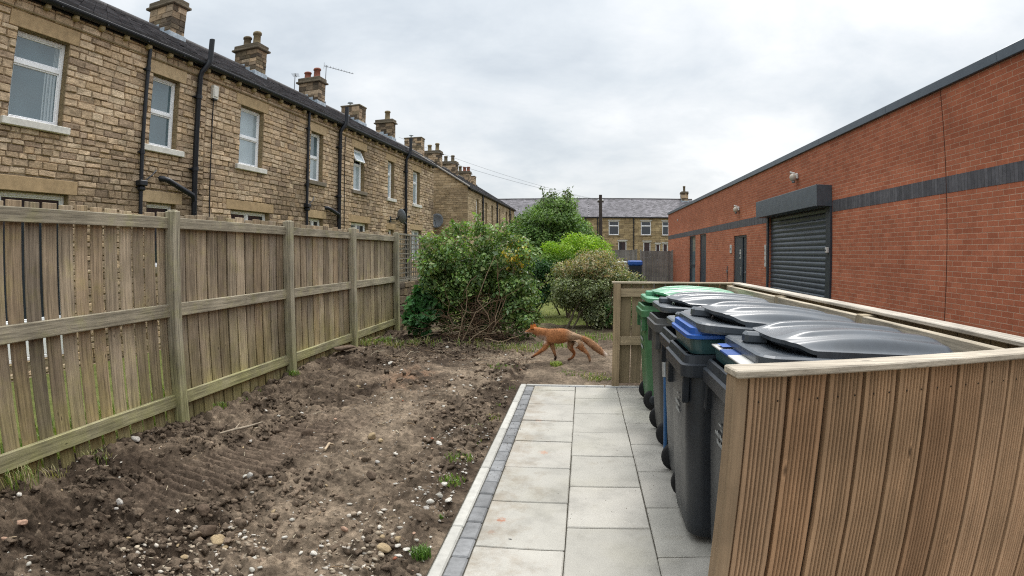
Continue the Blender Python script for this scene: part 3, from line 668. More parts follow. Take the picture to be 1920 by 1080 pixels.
# ------------------------------------------------------------------ timber fence on the left
GREY = [(0.331, 0.262, 0.181), (0.362, 0.293, 0.206), (0.289, 0.225, 0.153), (0.389, 0.312, 0.219), (0.310, 0.252, 0.186), (0.347, 0.262, 0.172)]
fence = thing('timber_fence', 'weathered grey timber fence with square posts and three rails between soil and houses', 'fence', (-3.6, 6.3, 0))
def part(mb, name, mat, root):
    l = root.location
    for i, p in enumerate(mb.v): mb.v[i] = (p[0] - l[0], p[1] - l[1], p[2] - l[2])
    return mb.build(name, mat, root)
posts = [-.2, 2.03, 4.17, 6.34, 8.38, 10.53]
for y in [q - .06 for q in posts]:
    mb = MB(); k = random.uniform(.95, 1.1); hh = 1.935 + random.uniform(-.01, .01)
    c = tone((.325, .292, .215), k)
    vs = [(-3.615, -.05, -.2), (-3.515, -.05, -.2), (-3.515, .05, -.2), (-3.615, .05, -.2)]
    mb.box(-3.617, -3.515, y - .052, y + .052, -.2, hh - .012, c, .006)
    mb.box(-3.60, -3.53, y - .035, y + .035, hh - .012, hh, tone(c, 1.15), .005)
    part(mb, 'post', M['oldwood'], fence)
for a, b in zip(posts[:-1], posts[1:]):
    for z0, z1, kk in ((1.765, 1.865, .95), (.975, 1.09, 1.12), (.15, .265, .95)):
        mb = MB(); c = tone((.335, .295, .218), kk * random.uniform(.93, 1.08))
        mb.box(-3.622, -3.575, a + .055, b - .055, z0, z1, c, .004, jit=.002)
        part(mb, 'rail', M['oldrail'], fence)
    mb = MB(); pitch = .158 if b < 5 else .172; gap = .025 if b < 5 else .020
    y = a + .03 if b > 5 else 4.13 - pitch * 14
    while y < b - .02:
        if y > a - .02:
            w = pitch - gap * random.uniform(.7, 1.3); top = 1.895 + random.uniform(-.018, .02) + (.015 if b > 5 else 0)
            x0 = -3.645 + random.uniform(-.003, .003)
            lean = random.uniform(-.004, .004); c = tone(random.choice(GREY), random.uniform(.82, 1.15))
            y1 = min(y + w, b - .004)
            T = Matrix.Translation((0, (y + y1) / 2, 0)) @ Matrix.Rotation(lean, 4, 'X') @ Matrix.Translation((0, -(y + y1) / 2, 0))
            mb.box(x0 + (.008 if b < 5 else 0), x0 + .02, y, y1, -.05 + random.uniform(-.02, .02), top, c, .003, T=T)
        y += pitch
    part(mb, 'board_panel', M['oldwood'], fence)
    if b > 5:      # battens behind the narrow gaps of the farther bays, darkened to paint in gap shade
        mb = MB(); y = a + .03
        while y < b - .1:
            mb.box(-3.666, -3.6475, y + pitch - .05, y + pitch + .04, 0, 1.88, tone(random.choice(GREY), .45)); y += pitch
        part(mb, 'gap_shade_boards', M['oldwood'], fence)

# trellis and low stone wall continuing the boundary
tr = thing('trellis_panel', 'weathered grey square lattice trellis beyond the last fence post, half overgrown', 'trellis', (-3.58, 11.6, 0))
mb = MB()
for y in (10.62, 11.36, 12.6): mb.box(-3.61, -3.56, y, y + .045, .9, 1.93, (.23, .21, .17), .003)
for z in (1.90, .98): mb.box(-3.605, -3.565, 10.60, 12.66, z, z + .035, (.24, .22, .18), .003)
part(mb, 'frame', M['oldwood'], tr)
mb = MB()
for k in range(9): mb.box(-3.583, -3.572, 10.62, 12.62, 1.03 + k * .097, 1.055 + k * .097, tone((.22, .20, .165), random.uniform(.8, 1.2)))
part(mb, 'lattice', M['oldrail'], tr)
mb = MB()
for k in range(14): mb.box(-3.596, -3.585, 10.68 + k * .142, 10.705 + k * .142, .98, 1.92, tone((.22, .20, .165), random.uniform(.8, 1.2)))
part(mb, 'lattice', M['oldwood'], tr)
def blockwall(mb, P, U, Vv, N, L, Hh, openings=(), course=(.10, .155), blen=(.18, .46), pal=None, depth=(.002, .020), breaks=(), mortar=(.33, .26, .175), patch=None, jit=.010, gap=.005, back=-.009):
    """coursed rubble: a mortar face plus one bevelled block per stone, on the plane P + u*U + v*V, facing N; openings = (u0,u1,v0,v1)"""
    P, U, Vv, N = Vector(P), Vector(U), Vector(Vv), Vector(N)
    pt = lambda u, v, d: P + U * u + Vv * v + N * d
    us = sorted({0, L} | {o[0] for o in openings} | {o[1] for o in openings}); vs = sorted({0, Hh} | {o[2] for o in openings} | {o[3] for o in openings})
    us = [u for u in us if 0 <= u <= L]; vs = [v for v in vs if 0 <= v <= Hh]
    for i in range(len(us) - 1):
        for j in range(len(vs) - 1):
            cu, cv = (us[i] + us[i + 1]) / 2, (vs[j] + vs[j + 1]) / 2
            if any(o[0] < cu < o[1] and o[2] < cv < o[3] for o in openings): continue
            mb.face([pt(us[i], vs[j], back), pt(us[i + 1], vs[j], back), pt(us[i + 1], vs[j + 1], back), pt(us[i], vs[j + 1], back)], mortar)
    lv = [0]
    bk = sorted(set(breaks) | {Hh})
    for b in bk:
        while lv[-1] < b - 1e-6:
            r = b - lv[-1]; n = max(1, round(r / random.uniform(*course)))
            h = r / n * (random.uniform(.8, 1.2) if n > 1 else 1); lv.append(lv[-1] + h if r - h > .04 else b)
    for v0, v1 in zip(lv[:-1], lv[1:]):
        spans = [(0, L)]
        for o in openings:
            if o[2] < v1 - .01 and o[3] > v0 + .01:
                ns = []
                for a, b in spans:
                    if o[1] <= a or o[0] >= b: ns.append((a, b)); continue
                    if o[0] > a: ns.append((a, o[0]))
                    if o[1] < b: ns.append((o[1], b))
                spans = ns
        for a, b in spans:
            u = a
            while u < b - 1e-6:
                l = random.uniform(*blen)
                if b - (u + l) < blen[0] * .6: l = b - u
                d = random.uniform(*depth); g = gap; bv = min(.012, (v1 - v0) * .15)
                j = lambda: random.uniform(-jit, jit)
                o4 = [(u + g / 2, v0 + g / 2), (u + l - g / 2, v0 + g / 2), (u + l - g / 2, v1 - g / 2), (u + g / 2, v1 - g / 2)]
                f4 = [(u + g + bv + j(), v0 + g / 2 + bv + j()), (u + l - g - bv + j(), v0 + g / 2 + bv + j()), (u + l - g - bv + j(), v1 - g / 2 - bv + j()), (u + g + bv + j(), v1 - g / 2 - bv + j())]
                c = random.choice(pal)
                if patch: c = mixc(c, patch[0], max(0, min(1, patch[1](u, v0))))
                c = tone(c, random.uniform(.86, 1.12))
                oo = [pt(p[0], p[1], back + .001) for p in o4]; ff = [pt(p[0], p[1], d + random.uniform(-.006, .006)) for p in f4]
                mb.face(ff, c)
                for q in range(4): mb.face([oo[q], oo[(q + 1) % 4], ff[(q + 1) % 4], ff[q]], tone(c, .85))
                u += l
STONE = [(0.626, 0.463, 0.304), (0.646, 0.488, 0.324), (0.575, 0.424, 0.273), (0.535, 0.394, 0.258), (0.676, 0.522, 0.361), (0.606, 0.438, 0.273), (0.505, 0.379, 0.252), (0.626, 0.488, 0.335), (0.565, 0.424, 0.284), (0.414, 0.305, 0.211)]
DKST = [(.22, .17, .11), (.17, .13, .09), (.27, .21, .13), (.12, .095, .07)]
gw = thing('garden_wall', 'low rough stone wall under the lattice trellis', 'wall', (-3.6, 11.6, 0))
mb = MB(); blockwall(mb, (-3.56, 10.6, -.1), (0, 1, 0), (0, 0, 1), (1, 0, 0), 2.4, 1.05, pal=DKST, course=(.12, .2)); mb.box(-3.8, -3.585, 10.6, 13.0, -.1, .95, (.2, .17, .12))
part(mb, 'wall_face', M['stone'], gw)

# ------------------------------------------------------------------ slatted bin store
NEW = [(0.409, 0.252, 0.144), (0.440, 0.278, 0.160), (0.378, 0.226, 0.127), (0.458, 0.293, 0.174), (0.415, 0.249, 0.139), (0.396, 0.253, 0.149)]
OLD2 = [(.29, .225, .14), (.26, .20, .12), (.32, .25, .16), (.24, .18, .11)]
store = thing('bin_store', 'open topped timber bin enclosure of grooved boards with pale capping around the wheelie bins', 'bin store', (1.1, 4.0, 0))
ang = math.atan2(1.66 - 1.475, 1.27); TF = Matrix.Translation((.417, 1.475, 0)) @ Matrix.Rotation(ang, 4, 'Z')
def decking(mb, u0, u1, z0, z1, c, T, th=.024):
    """grooved decking board standing upright, grooves on the -y side"""
    n = 7; w = u1 - u0; prof = [(u0, .003), (u0 + .004, 0)]
    m = .011; st = (w - 2 * m) / n
    for i in range(n):
        a = u0 + m + st * i
        prof += [(a + st * .12, 0), (a + st * .26, .0055), (a + st * .6, .0055), (a + st * .74, 0)]
    prof += [(u1 - .004, 0), (u1, .003)]
    nz = 10; zs = [z0 + (z1 - z0) * k / nz for k in range(nz + 1)]; bow = random.uniform(-.003, .003)
    tw = [random.uniform(-.0015, .0015) for _ in range(nz + 1)]
    P = lambda q, z, k: T @ Vector((q[0] + tw[k], q[1] + bow * math.sin(PI * k / nz), z))
    for k in range(nz):
        for i in range(len(prof) - 1):
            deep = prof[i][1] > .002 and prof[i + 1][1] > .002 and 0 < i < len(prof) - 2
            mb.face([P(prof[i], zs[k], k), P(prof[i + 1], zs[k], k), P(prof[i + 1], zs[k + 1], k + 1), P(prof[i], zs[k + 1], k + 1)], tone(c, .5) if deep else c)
        mb.face([P((u0, th), zs[k], k), P((u0, .003), zs[k], k), P((u0, .003), zs[k + 1], k + 1), P((u0, th), zs[k + 1], k + 1)], c)
        mb.face([P((u1, .003), zs[k], k), P((u1, th), zs[k], k), P((u1, th), zs[k + 1], k + 1), P((u1, .003), zs[k + 1], k + 1)], c)
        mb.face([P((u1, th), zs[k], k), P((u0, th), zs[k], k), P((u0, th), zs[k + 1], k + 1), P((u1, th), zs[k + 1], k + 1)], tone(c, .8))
u = .046; n = 0
while u < 1.42:
    mb = MB(); decking(mb, u, u + random.uniform(.1145, .1165), .02, 1.178, tone(random.choice(NEW), random.uniform(.92, 1.1)), TF @ Matrix.Translation((0, random.uniform(-.002, .002), 0)))
    # two dark nail holes near the top
    for du in (.03, .09): mb.lathe([(.0028, -.0012), (.0028, .001)], (0, 0, 0), 6, (.04, .03, .02)); k0 = len(mb.v) - 12; mb.v[k0:] = [tuple(TF @ Vector((p[0] + u + du, p[2] - .0005, p[1] + 1.105))) for p in mb.v[k0:]]
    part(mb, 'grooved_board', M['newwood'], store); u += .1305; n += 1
mb = MB(); [mb.box(.13 + k * .1305, .21 + k * .1305, .0255, .042, .03, 1.17, (.10, .07, .045), .002, T=TF) for k in range(10)]; part(mb, 'gap_shade_boards', M['newwood'], store)  # boards added behind the gaps, their dark colour standing in for shade
mb = MB(); mb.box(0, .042, -.002, .06, .01, 1.178, (.34, .24, .15), .004, T=TF); part(mb, 'corner_post', M['newwood'], store)
mb = MB(); mb.box(.046, 1.42, .043, .07, 1.0, 1.09, (.27, .2, .13), .003, T=TF); part(mb, 'rail', M['capwood_x'], store); mb = MB(); mb.box(.046, 1.42, .043, .07, .1, .19, (.27, .2, .13), .003, T=TF); part(mb, 'rail', M['capwood_x'], store)
mb = MB(); mb.box(-.005, 1.47, -.028, .068, 1.1785, 1.2, (.47, .41, .325), .004, T=TF); part(mb, 'capping', M['capwood_x'], store)
# far side, seen from inside: end post, two rails, boards behind, capping
mb = MB(); mb.box(.363, .443, 6.36, 6.43, 0, 1.178, (.33, .245, .15), .004); part(mb, 'corner_post', M['newwood'], store)
for z0, z1 in ((1.03, 1.125), (.48, .575)):
    mb = MB(); mb.box(.445, 1.74, 6.372, 6.41, z0, z1, (.32, .25, .16), .003); part(mb, 'rail', M['capwood_x'], store)
x = .448
while x < 1.78:
    mb = MB(); mb.box(x, x + .118, 6.412, 6.434, .03, 1.177, tone(random.choice(OLD2), random.uniform(.75, .98)), .003); part(mb, 'board', M['newwood'], store); x += .128
mb = MB(); mb.box(.345, 1.84, 6.36, 6.445, 1.1785, 1.2, (.44, .37, .27), .004); part(mb, 'capping', M['capwood_x'], store)
# long side against the yard, seen from inside
y = 1.72
while y < 6.38:
    mb = MB(); mb.box(1.765, 1.788, y, y + .117, .03, 1.177, tone(random.choice(OLD2), random.uniform(.85, 1.1)), .003); part(mb, 'board', M['newwood'], store); y += .1225
for z0, z1 in ((1.07, 1.165), (.5, .6)):
    for a, b in ((1.7, 3.11), (3.2, 4.62), (4.71, 6.3)):
        mb = MB(); mb.box(1.655, 1.70, a, b, z0, z1, (.42, .36, .27), .004); part(mb, 'rail', M['capwood'], store)
for y in (3.155, 4.665, 6.335):
    mb = MB(); mb.box(1.66, 1.763, y - .042, y + .042, 0, 1.172, (.38, .31, .21), .005); part(mb, 'post', M['newwood'], store)
mb = MB(); mb.box(1.725, 1.845, 1.60, 6.358, 1.179, 1.2, (.48, .43, .36), .004); part(mb, 'capping', M['capwood'], store)

# ------------------------------------------------------------------ wheelie bins
def rrect(x0, x1, y0, y1, r, n=5):
    out = []
    for cx, cy, a0 in ((x1 - r, y0 + r, -PI / 2), (x1 - r, y1 - r, 0), (x0 + r, y1 - r, PI / 2), (x0 + r, y0 + r, PI)):
        for k in range(n + 1):
            a = a0 + PI / 2 * k / n; out.append((cx + r * math.cos(a), cy + r * math.sin(a)))
    return out
def loft(mb, secs, col=(1, 1, 1), mat=0, cap0=True, cap1=True, smooth=True):
    n = len(secs[0][0]); vs = [(x, y, z if not callable(z) else z(x, y)) for poly, z in secs for x, y in poly]; fs = []
    for i in range(len(secs) - 1):
        for k in range(n): fs.append((i * n + k, i * n + (k + 1) % n, (i + 1) * n + (k + 1) % n, (i + 1) * n + k))
    mb.mesh(vs, fs, col, mat, smooth)
    if cap0: mb.face([vs[k] for k in range(n)][::-1], col, mat)
    if cap1: mb.face([vs[(len(secs) - 1) * n + k] for k in range(n)], col, mat)
L_BIN = .98; W_BIN = .585
def wheelie_bin(y, label, body_mat, lid_mat, lid_z, lid_tilt, logo=None, x=.55, wheel_side=True, roll=0.0, lid_dx=0.0):
    t = thing('wheelie_bin', label, 'wheelie bin', (x, y, 0), 0, 'wheelie bins in the timber store')
    hw = W_BIN / 2
    mb = MB()
    S = []
    for z, ix, iy in ((.03, .125, .06), (.05, .105, .035), (.12, .092, .028), (.30, .072, .024), (.62, .046, .018), (.90, .034, .012), (.925, .034, .012)):
        S.append((rrect(ix, L_BIN - ix * .6, -hw + iy, hw - iy, .085), z))
    loft(mb, S, cap1=False)
    # a moulded panel step on the hinge face and corner buttresses under the rim
    for yy in (-hw + .06, hw - .06): mb.box(.012, .05, yy - .02, yy + .02, .78, .92, bev=.006)
    part0 = mb.build('body', body_mat, t)
    mb = MB()
    loft(mb, [(rrect(.018, L_BIN - .01, -hw + .008, hw - .008, .05), .912), (rrect(.0, L_BIN, -hw, hw, .055), .918), (rrect(-.002, L_BIN, -hw, hw, .055), .975), (rrect(.012, L_BIN - .012, -hw + .014, hw - .014, .05), .982),
              (rrect(.02, L_BIN - .02, -hw + .022, hw - .022, .045), 1.018), (rrect(.034, L_BIN - .034, -hw + .036, hw - .036, .04), 1.022), (rrect(.045, L_BIN - .045, -hw + .047, hw - .047, .03), .96)], smooth=False)
    mb.build('rim', body_mat, t)
    for s in (-1, 1):
        mb = MB(); mb.lathe([(.03, -.02), (.095, -.024), (.103, -.014), (.103, .014), (.095, .024), (.03, .02)], (0, 0, 0), 20, axis='y'); w = mb.build('wheel', M['rubber'], t, (.15 if wheel_side else L_BIN - .12, s * (hw - .062), .104))
        mb = MB(); mb.lathe([(.02, -.028), (.05, -.028), (.05, .028), (.02, .028)], (0, 0, 0), 12, axis='y'); mb.build('hub', M['bin'], w)
    # lid: flat skirted plate with a domed, twin-ridged shell and the grip recess along its raised edge
    mb = MB(); ll = L_BIN + .035; lw = hw + .018; x0 = .05
    loft(mb, [(rrect(x0, ll, -lw, lw, .07), -.012), (rrect(x0 - .006, ll + .006, -lw - .005, lw + .005, .075), .0), (rrect(x0 - .006, ll + .006, -lw - .005, lw + .005, .075), .026), (rrect(x0 + .004, ll - .004, -lw + .006, lw - .006, .07), .034)], smooth=False)
    NXG, NYG = 44, 88
    def ss(a, b, t): t = min(1, max(0, (t - a) / (b - a))); return t * t * (3 - 2 * t)
    def hgt(u, v):
        e = abs(v)
        base = .084 + .036 * math.sin(min(1, u * 2.2) * PI * .5) - .060 * max(0, u - .45) ** 1.5
        up = ss(.36, .43, e) * (1 - ss(.60, .70, e))                       # two raised ribs beside a sunk centre panel
        h = base + .019 * up * ss(0, .16, u) * (1 - ss(.80, .97, u)) - .004 * ss(.7, .8, e)
        h = lerp(h, .060, ss(.82, 1.0, e))
        return lerp(h, .034, ss(.88, 1.0, u))
    def ux(i, v):
        u = (i / NXG) ** 1.15
        tong = 0            # front edge sweeps back to the sides, a tongue reaches forward over the hinge
        f = x0 + .085 + .14 * abs(v) ** 4 - .055 * tong
        return f + (ll - .012 - f) * u, u
    vs = []; fs = []
    for jj in range(NYG + 1):
        v = -1 + 2 * jj / NYG
        for i in range(NXG + 1):
            X_, u_ = ux(i, v); vs.append((X_, v * (lw - .012), hgt(u_, v)))
    for jj in range(NYG):
        for i in range(NXG):
            a = jj * (NXG + 1) + i; fs.append((a, a + 1, a + NXG + 2, a + NXG + 1))
    mb.mesh(vs, fs, smooth=True)
    for jj in range(NYG):          # overhanging lip along the grip recess, then the shadowed recess wall
        a = vs[jj * (NXG + 1)]; b = vs[(jj + 1) * (NXG + 1)]
        mb.face([(a[0] + .004, a[1], a[2] - .016), (b[0] + .004, b[1], b[2] - .016), b, a])
        mb.face([(a[0] + .09, a[1], .03), (b[0] + .09, b[1], .03), (b[0] + .004, b[1], b[2] - .016), (a[0] + .004, a[1], a[2] - .016)])
    for s in (0, NYG):
        for i in range(NXG):
            a = vs[s * (NXG + 1) + i]; b = vs[s * (NXG + 1) + i + 1]; q = [(a[0], a[1], .03), (b[0], b[1], .03), b, a]
            mb.face(q if s == 0 else q[::-1])
    a = vs[NXG]; 
    for jj in range(NYG):
        a = vs[jj * (NXG + 1) + NXG]; b = vs[(jj + 1) * (NXG + 1) + NXG]; mb.face([(b[0], b[1], .03), (a[0], a[1], .03), a, b])
    T = Matrix.Translation((lid_dx, 0, lid_z)) @ Matrix.Rotation(lid_tilt, 4, 'Y') @ Matrix.Rotation(roll, 4, 'X')
    mb.v = [tuple(T @ Vector(p)) for p in mb.v]
    lid = mb.build('lid', lid_mat, t)
    mb = MB(); mb.box(x0 + .02, x0 + .13, .005, .075, .03, .082, bev=.012, T=T); mb.build('hinge', lid_mat, lid)
    if logo:
        mb = MB(); k = random.Random(logo)
        def mark(y0, y1, z0, z1):
            xs_ = .045 - (z0 - .62) * .05
            mb.face([(xs_ - .004 - (0) , y1, z0), (xs_ - .004, y0, z0), (xs_ - .004 - .002 - (z1 - z0) * .05, y0, z1), (xs_ - .004 - .002 - (z1 - z0) * .05, y1, z1)])
        if logo == 'green':
            for a in range(10):
                b = 2 * PI * a / 10; mark(.045 * math.cos(b) - .012, .045 * math.cos(b) + .012, .80 + .045 * math.sin(b) - .012, .80 + .045 * math.sin(b) + .012)
            for q in range(2): mark(-.10, .10, .66 - q * .08, .695 - q * .08)
        else:
            for q in range(2):
                yy = -.06
                while yy < .05:
                    w = k.uniform(.012, .03); mark(yy, yy + w, .71 - q * .035, .728 - q * .035 + k.uniform(0, .008)); yy += w + .008
            mark(-.05, -.02, .75, .76); mark(-.03, .015, .768, .778)
        mb.build('printed_logo', M['logo'], t)
    return t
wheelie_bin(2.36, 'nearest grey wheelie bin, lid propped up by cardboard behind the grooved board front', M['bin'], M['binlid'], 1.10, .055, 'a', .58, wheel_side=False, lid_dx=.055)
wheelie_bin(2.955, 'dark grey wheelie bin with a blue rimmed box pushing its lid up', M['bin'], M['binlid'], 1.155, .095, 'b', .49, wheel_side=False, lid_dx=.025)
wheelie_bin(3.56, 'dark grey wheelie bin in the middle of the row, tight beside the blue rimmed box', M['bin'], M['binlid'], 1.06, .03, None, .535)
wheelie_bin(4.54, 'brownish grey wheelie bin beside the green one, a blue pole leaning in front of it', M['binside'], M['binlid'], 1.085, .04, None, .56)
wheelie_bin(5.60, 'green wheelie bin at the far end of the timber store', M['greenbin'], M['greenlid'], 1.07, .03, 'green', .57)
# things stuffed under two of the lids
def box_thing(name, label, cat, loc, parts):
    t = thing(name, label, cat, loc)
    for nm, mat, mb in parts: mb.build(nm, mat, t)
    return t
a = MB(); loft(a, [(rrect(0, .8, -.25, .25, .05), 0), (rrect(-.012, .82, -.262, .262, .05), .072)], smooth=False)
b = MB(); loft(b, [(rrect(-.012, .82, -.265, .265, .05), .073), (rrect(-.03, .83, -.28, .28, .055), .078), (rrect(-.03, .83, -.28, .28, .055), .095), (rrect(-.015, .82, -.268, .268, .05), .100), (rrect(-.012, .82, -.265, .265, .05), .128)], smooth=False)
box_thing('plastic_box', 'teal plastic box with a bright blue rim jammed under the lid of a grey bin', 'plastic box', (.545, 2.955, 1.024), [('tub', M['teal'], a), ('blue_rim', M['bluebox'], b)])
a = MB(); loft(a, [(rrect(0, .7, -.24, .24, .03), 0), (rrect(-.008, .71, -.25, .25, .03), .055)], smooth=False)
b = MB(); b.box(-.015, .70, -.255, .255, .056, .064, (.50, .49, .46), .002); b.box(.05, .6, -.2, .256, .0645, .073, (.46, .42, .37), .002)
b.box(-.0155, .05, -.05, .09, .057, .0648, (.03, .08, .26))
b.box(.0, .15, .10, .2, .0735, .0742, (.04, .10, .33))
box_thing('recycling_box', 'teal box topped with white and blue printed card under the nearest bin lid', 'box', (.635, 2.37, 1.024), [('tub', M['teal'], a), ('printed_card', M['card'], b)])
p = thing('pole', 'blue pole with a pale grey upper sleeve leaning between two grey bins', 'pole', (.64, 4.12, 0))
a = MB(); a.tube([(0.02, 0, .01), (-.005, .03, .62)], .014, 10); a.build('shaft', M['bluepole'], p)
a = MB(); a.tube([(-.005, .03, .60), (-.01, .034, .66), (-.03, .05, .93)], [.02, .019, .017], 10); a.build('sleeve', M['steel'], p)
# ------------------------------------------------------------------ stone terrace on the left
AZ = math.radians(3.73)
HD = Vector((math.sin(AZ), math.cos(AZ), 0)); HN = Vector((math.cos(AZ), -math.sin(AZ), 0))
def house_pt(s, d=0, z=0): return -HN * (7.5 - d) + HD * s + Vector((0, 0, z))
def window(root, y0, y1, z0, z1, style='sash', glass='glass', sill='paintsill', inset=.11, wide=False, lintel=True, sillover=.12, name='window', fmat='upvc', curtain=False):
    fr = MB(); t = .055; x = -inset
    R = lambda a, b, c, d, xx=x, th=.05: fr.box(xx - th, xx, a, b, c, d, bev=.008)
    R(y0, y0 + t, z0, z1); R(y1 - t, y1, z0, z1); R(y0 + t, y1 - t, z0, z0 + t); R(y0 + t, y1 - t, z1 - t, z1)
    panes = []
    H_ = z1 - z0; W_ = y1 - y0
    if style == 'sash':
        zm = z0 + H_ * .5; R(y0 + t, y1 - t, zm - .03, zm + .03); panes = [(y0 + t, y1 - t, z0 + t, zm - .03), (y0 + t, y1 - t, zm + .03, z1 - t)]
    elif style == 'top':
        zm = z0 + H_ * .66; R(y0 + t, y1 - t, zm - .035, zm + .035); panes = [(y0 + t, y1 - t, z0 + t, zm - .035), (y0 + t, y1 - t, zm + .035, z1 - t)]
    elif style == 'open':
        zm = z0 + H_ * .64; R(y0 + t, y1 - t, zm - .03, zm + .03); panes = [(y0 + t, y1 - t, z0 + t, zm - .03)]
    elif style == 'two':
        ym = (y0 + y1) / 2; R(ym - .045, ym + .045, z0 + t, z1 - t); panes = [(y0 + t, ym - .045, z0 + t, z1 - t), (ym + .045, y1 - t, z0 + t, z1 - t)]
    elif style == 'door':
        ym = (y0 + y1) / 2; R(ym - .06, ym + .06, z0 + t, z1 - t); R(y0 + t, ym - .06, z0 + t, z0 + .55); R(ym + .06, y1 - t, z0 + t, z0 + .55)
        panes = [(y0 + t, ym - .06, z0 + .55, z1 - t), (ym + .06, y1 - t, z0 + .55, z1 - t)]
    else: panes = [(y0 + t, y1 - t, z0 + t, z1 - t)]
    # inner glazing beads make the sash read as two steps
    for a, b, c, d in panes:
        q = .022
        for r in ((a, a + q, c, d), (b - q, b, c, d), (a + q, b - q, c, c + q), (a + q, b - q, d - q, d)): R(*r, xx=x - .012, th=.03)
    w = fr.build(name, M[fmat], root)
    for i, (a, b, c, d) in enumerate(panes):
        g = MB(); g.face([(x - .03, a, c), (x - .03, b, c), (x - .03, b, d), (x - .03, a, d)]); gm = glass[i % len(glass)] if isinstance(glass, (list, tuple)) else glass
        g.build('pane', M[gm], w)
    if curtain:
        for (a, b, c, d), kk in zip(panes, (.30, .14)):
            g = MB(); n = 14; ya = b - (b - a) * kk; P_ = [(x - .028 + .004 * math.sin(q * 1.9), lerp(ya, b, q / n)) for q in range(n + 1)]
            for q in range(n): g.face([(P_[q][0], P_[q][1], c), (P_[q + 1][0], P_[q + 1][1], c), (P_[q + 1][0], P_[q + 1][1], d), (P_[q][0], P_[q][1], d)])
            g.build('curtain', M['netglass'], w)
    if style == 'open':
        zm = z0 + H_ * .64 + .03; hh = z1 - t - zm; o = MB(); T = Matrix.Translation((x, 0, z1 - t)) @ Matrix.Rotation(math.radians(-24), 4, 'Y') @ Matrix.Translation((-x, 0, -(z1 - t)))
        for r in ((y0 + t, y0 + t + .045, zm, z1 - t), (y1 - t - .045, y1 - t, zm, z1 - t), (y0 + t, y1 - t, zm, zm + .045), (y0 + t, y1 - t, z1 - t - .045, z1 - t)): o.box(x - .02, x + .025, *r, bev=.006, T=T)
        oo = o.build('open_fanlight', M[fmat], w)
        g = MB(); g.face([tuple(T @ Vector(p)) for p in ((x, y0 + t + .04, zm + .04), (x, y1 - t - .04, zm + .04), (x, y1 - t - .04, z1 - t - .04), (x, y0 + t + .04, z1 - t - .04))]); g.build('fanlight_pane', M['netglass'], w)
        g = MB(); g.face([(x - .09, y0 + t, zm), (x - .09, y1 - t, zm), (x - .09, y1 - t, z1 - t), (x - .09, y0 + t, z1 - t)]); g.build('pane', M['darkglass'], w)
    if sill:
        s_ = MB(); s_.box(-inset - .02, .07, y0 - sillover, y1 + sillover, z0 - .105, z0 - .002, (.25, .205, .14) if sill == 'dressed' else (.2, .17, .13), .008); s_.build('sill', M[sill if sill != 'dark' else 'dressed'], w)
    return w
def reveals(mb, y0, y1, z0, z1, d=.14, col=(.30, .225, .13)):
    mb.face([(.0, y0, z0), (-d, y0, z0), (-d, y0, z1), (.0, y0, z1)], col); mb.face([(-d, y1, z0), (.0, y1, z0), (.0, y1, z1), (-d, y1, z1)], col)
    mb.face([(.0, y0, z1), (-d, y0, z1), (-d, y1, z1), (.0, y1, z1)], tone(col, .8)); mb.face([(-d, y0, z0), (.0, y0, z0), (.0, y1, z0), (-d, y1, z0)], col)
def gutter_and_eaves(root, L, z=5.2, corb=True, first=0.0, step=.526):
    g = MB(); n = 10; g.box(.004, .05, 0, L, z - .13, z - .012)
    for k in range(n):      # half round gutter with a rolled lip
        a0, a1 = PI * k / n, PI * (k + 1) / n; c = (.115, z - .055)
        p = lambda a, y, r=.066: (c[0] - r * math.cos(a), y, c[1] - r * math.sin(a))
        g.face([p(a0, 0), p(a0, L), p(a1, L), p(a1, 0)], smooth=True)
    g.tube([(.173, 0, z - .055), (.173, L, z - .055)], .009, 6); g.tube([(.057, 0, z - .055), (.057, L, z - .055)], .006, 5)
    y = .6
    while y < L: g.box(.05, .18, y - .012, y + .012, z - .118, z - .1); y += .9
    g.build('gutter', M['blackpipe'], root)
    if corb:
        y = first
        while y < L - .05:
            if y > .05:
                k = random.uniform(.85, 1.1); b = MB(); b.box(.0, .105, y - .05, y + .05, z - .19, z - .09, (.36 * k, .28 * k, .16 * k), .022, jit=.004); b.build('corbel', M['dressed'], root)
            y += step
        s_ = MB(); s_.box(.0, .03, 0, L, z - .30, z - .27, (.27, .205, .12), .006); s_.build('string_course', M['dressed'], root)
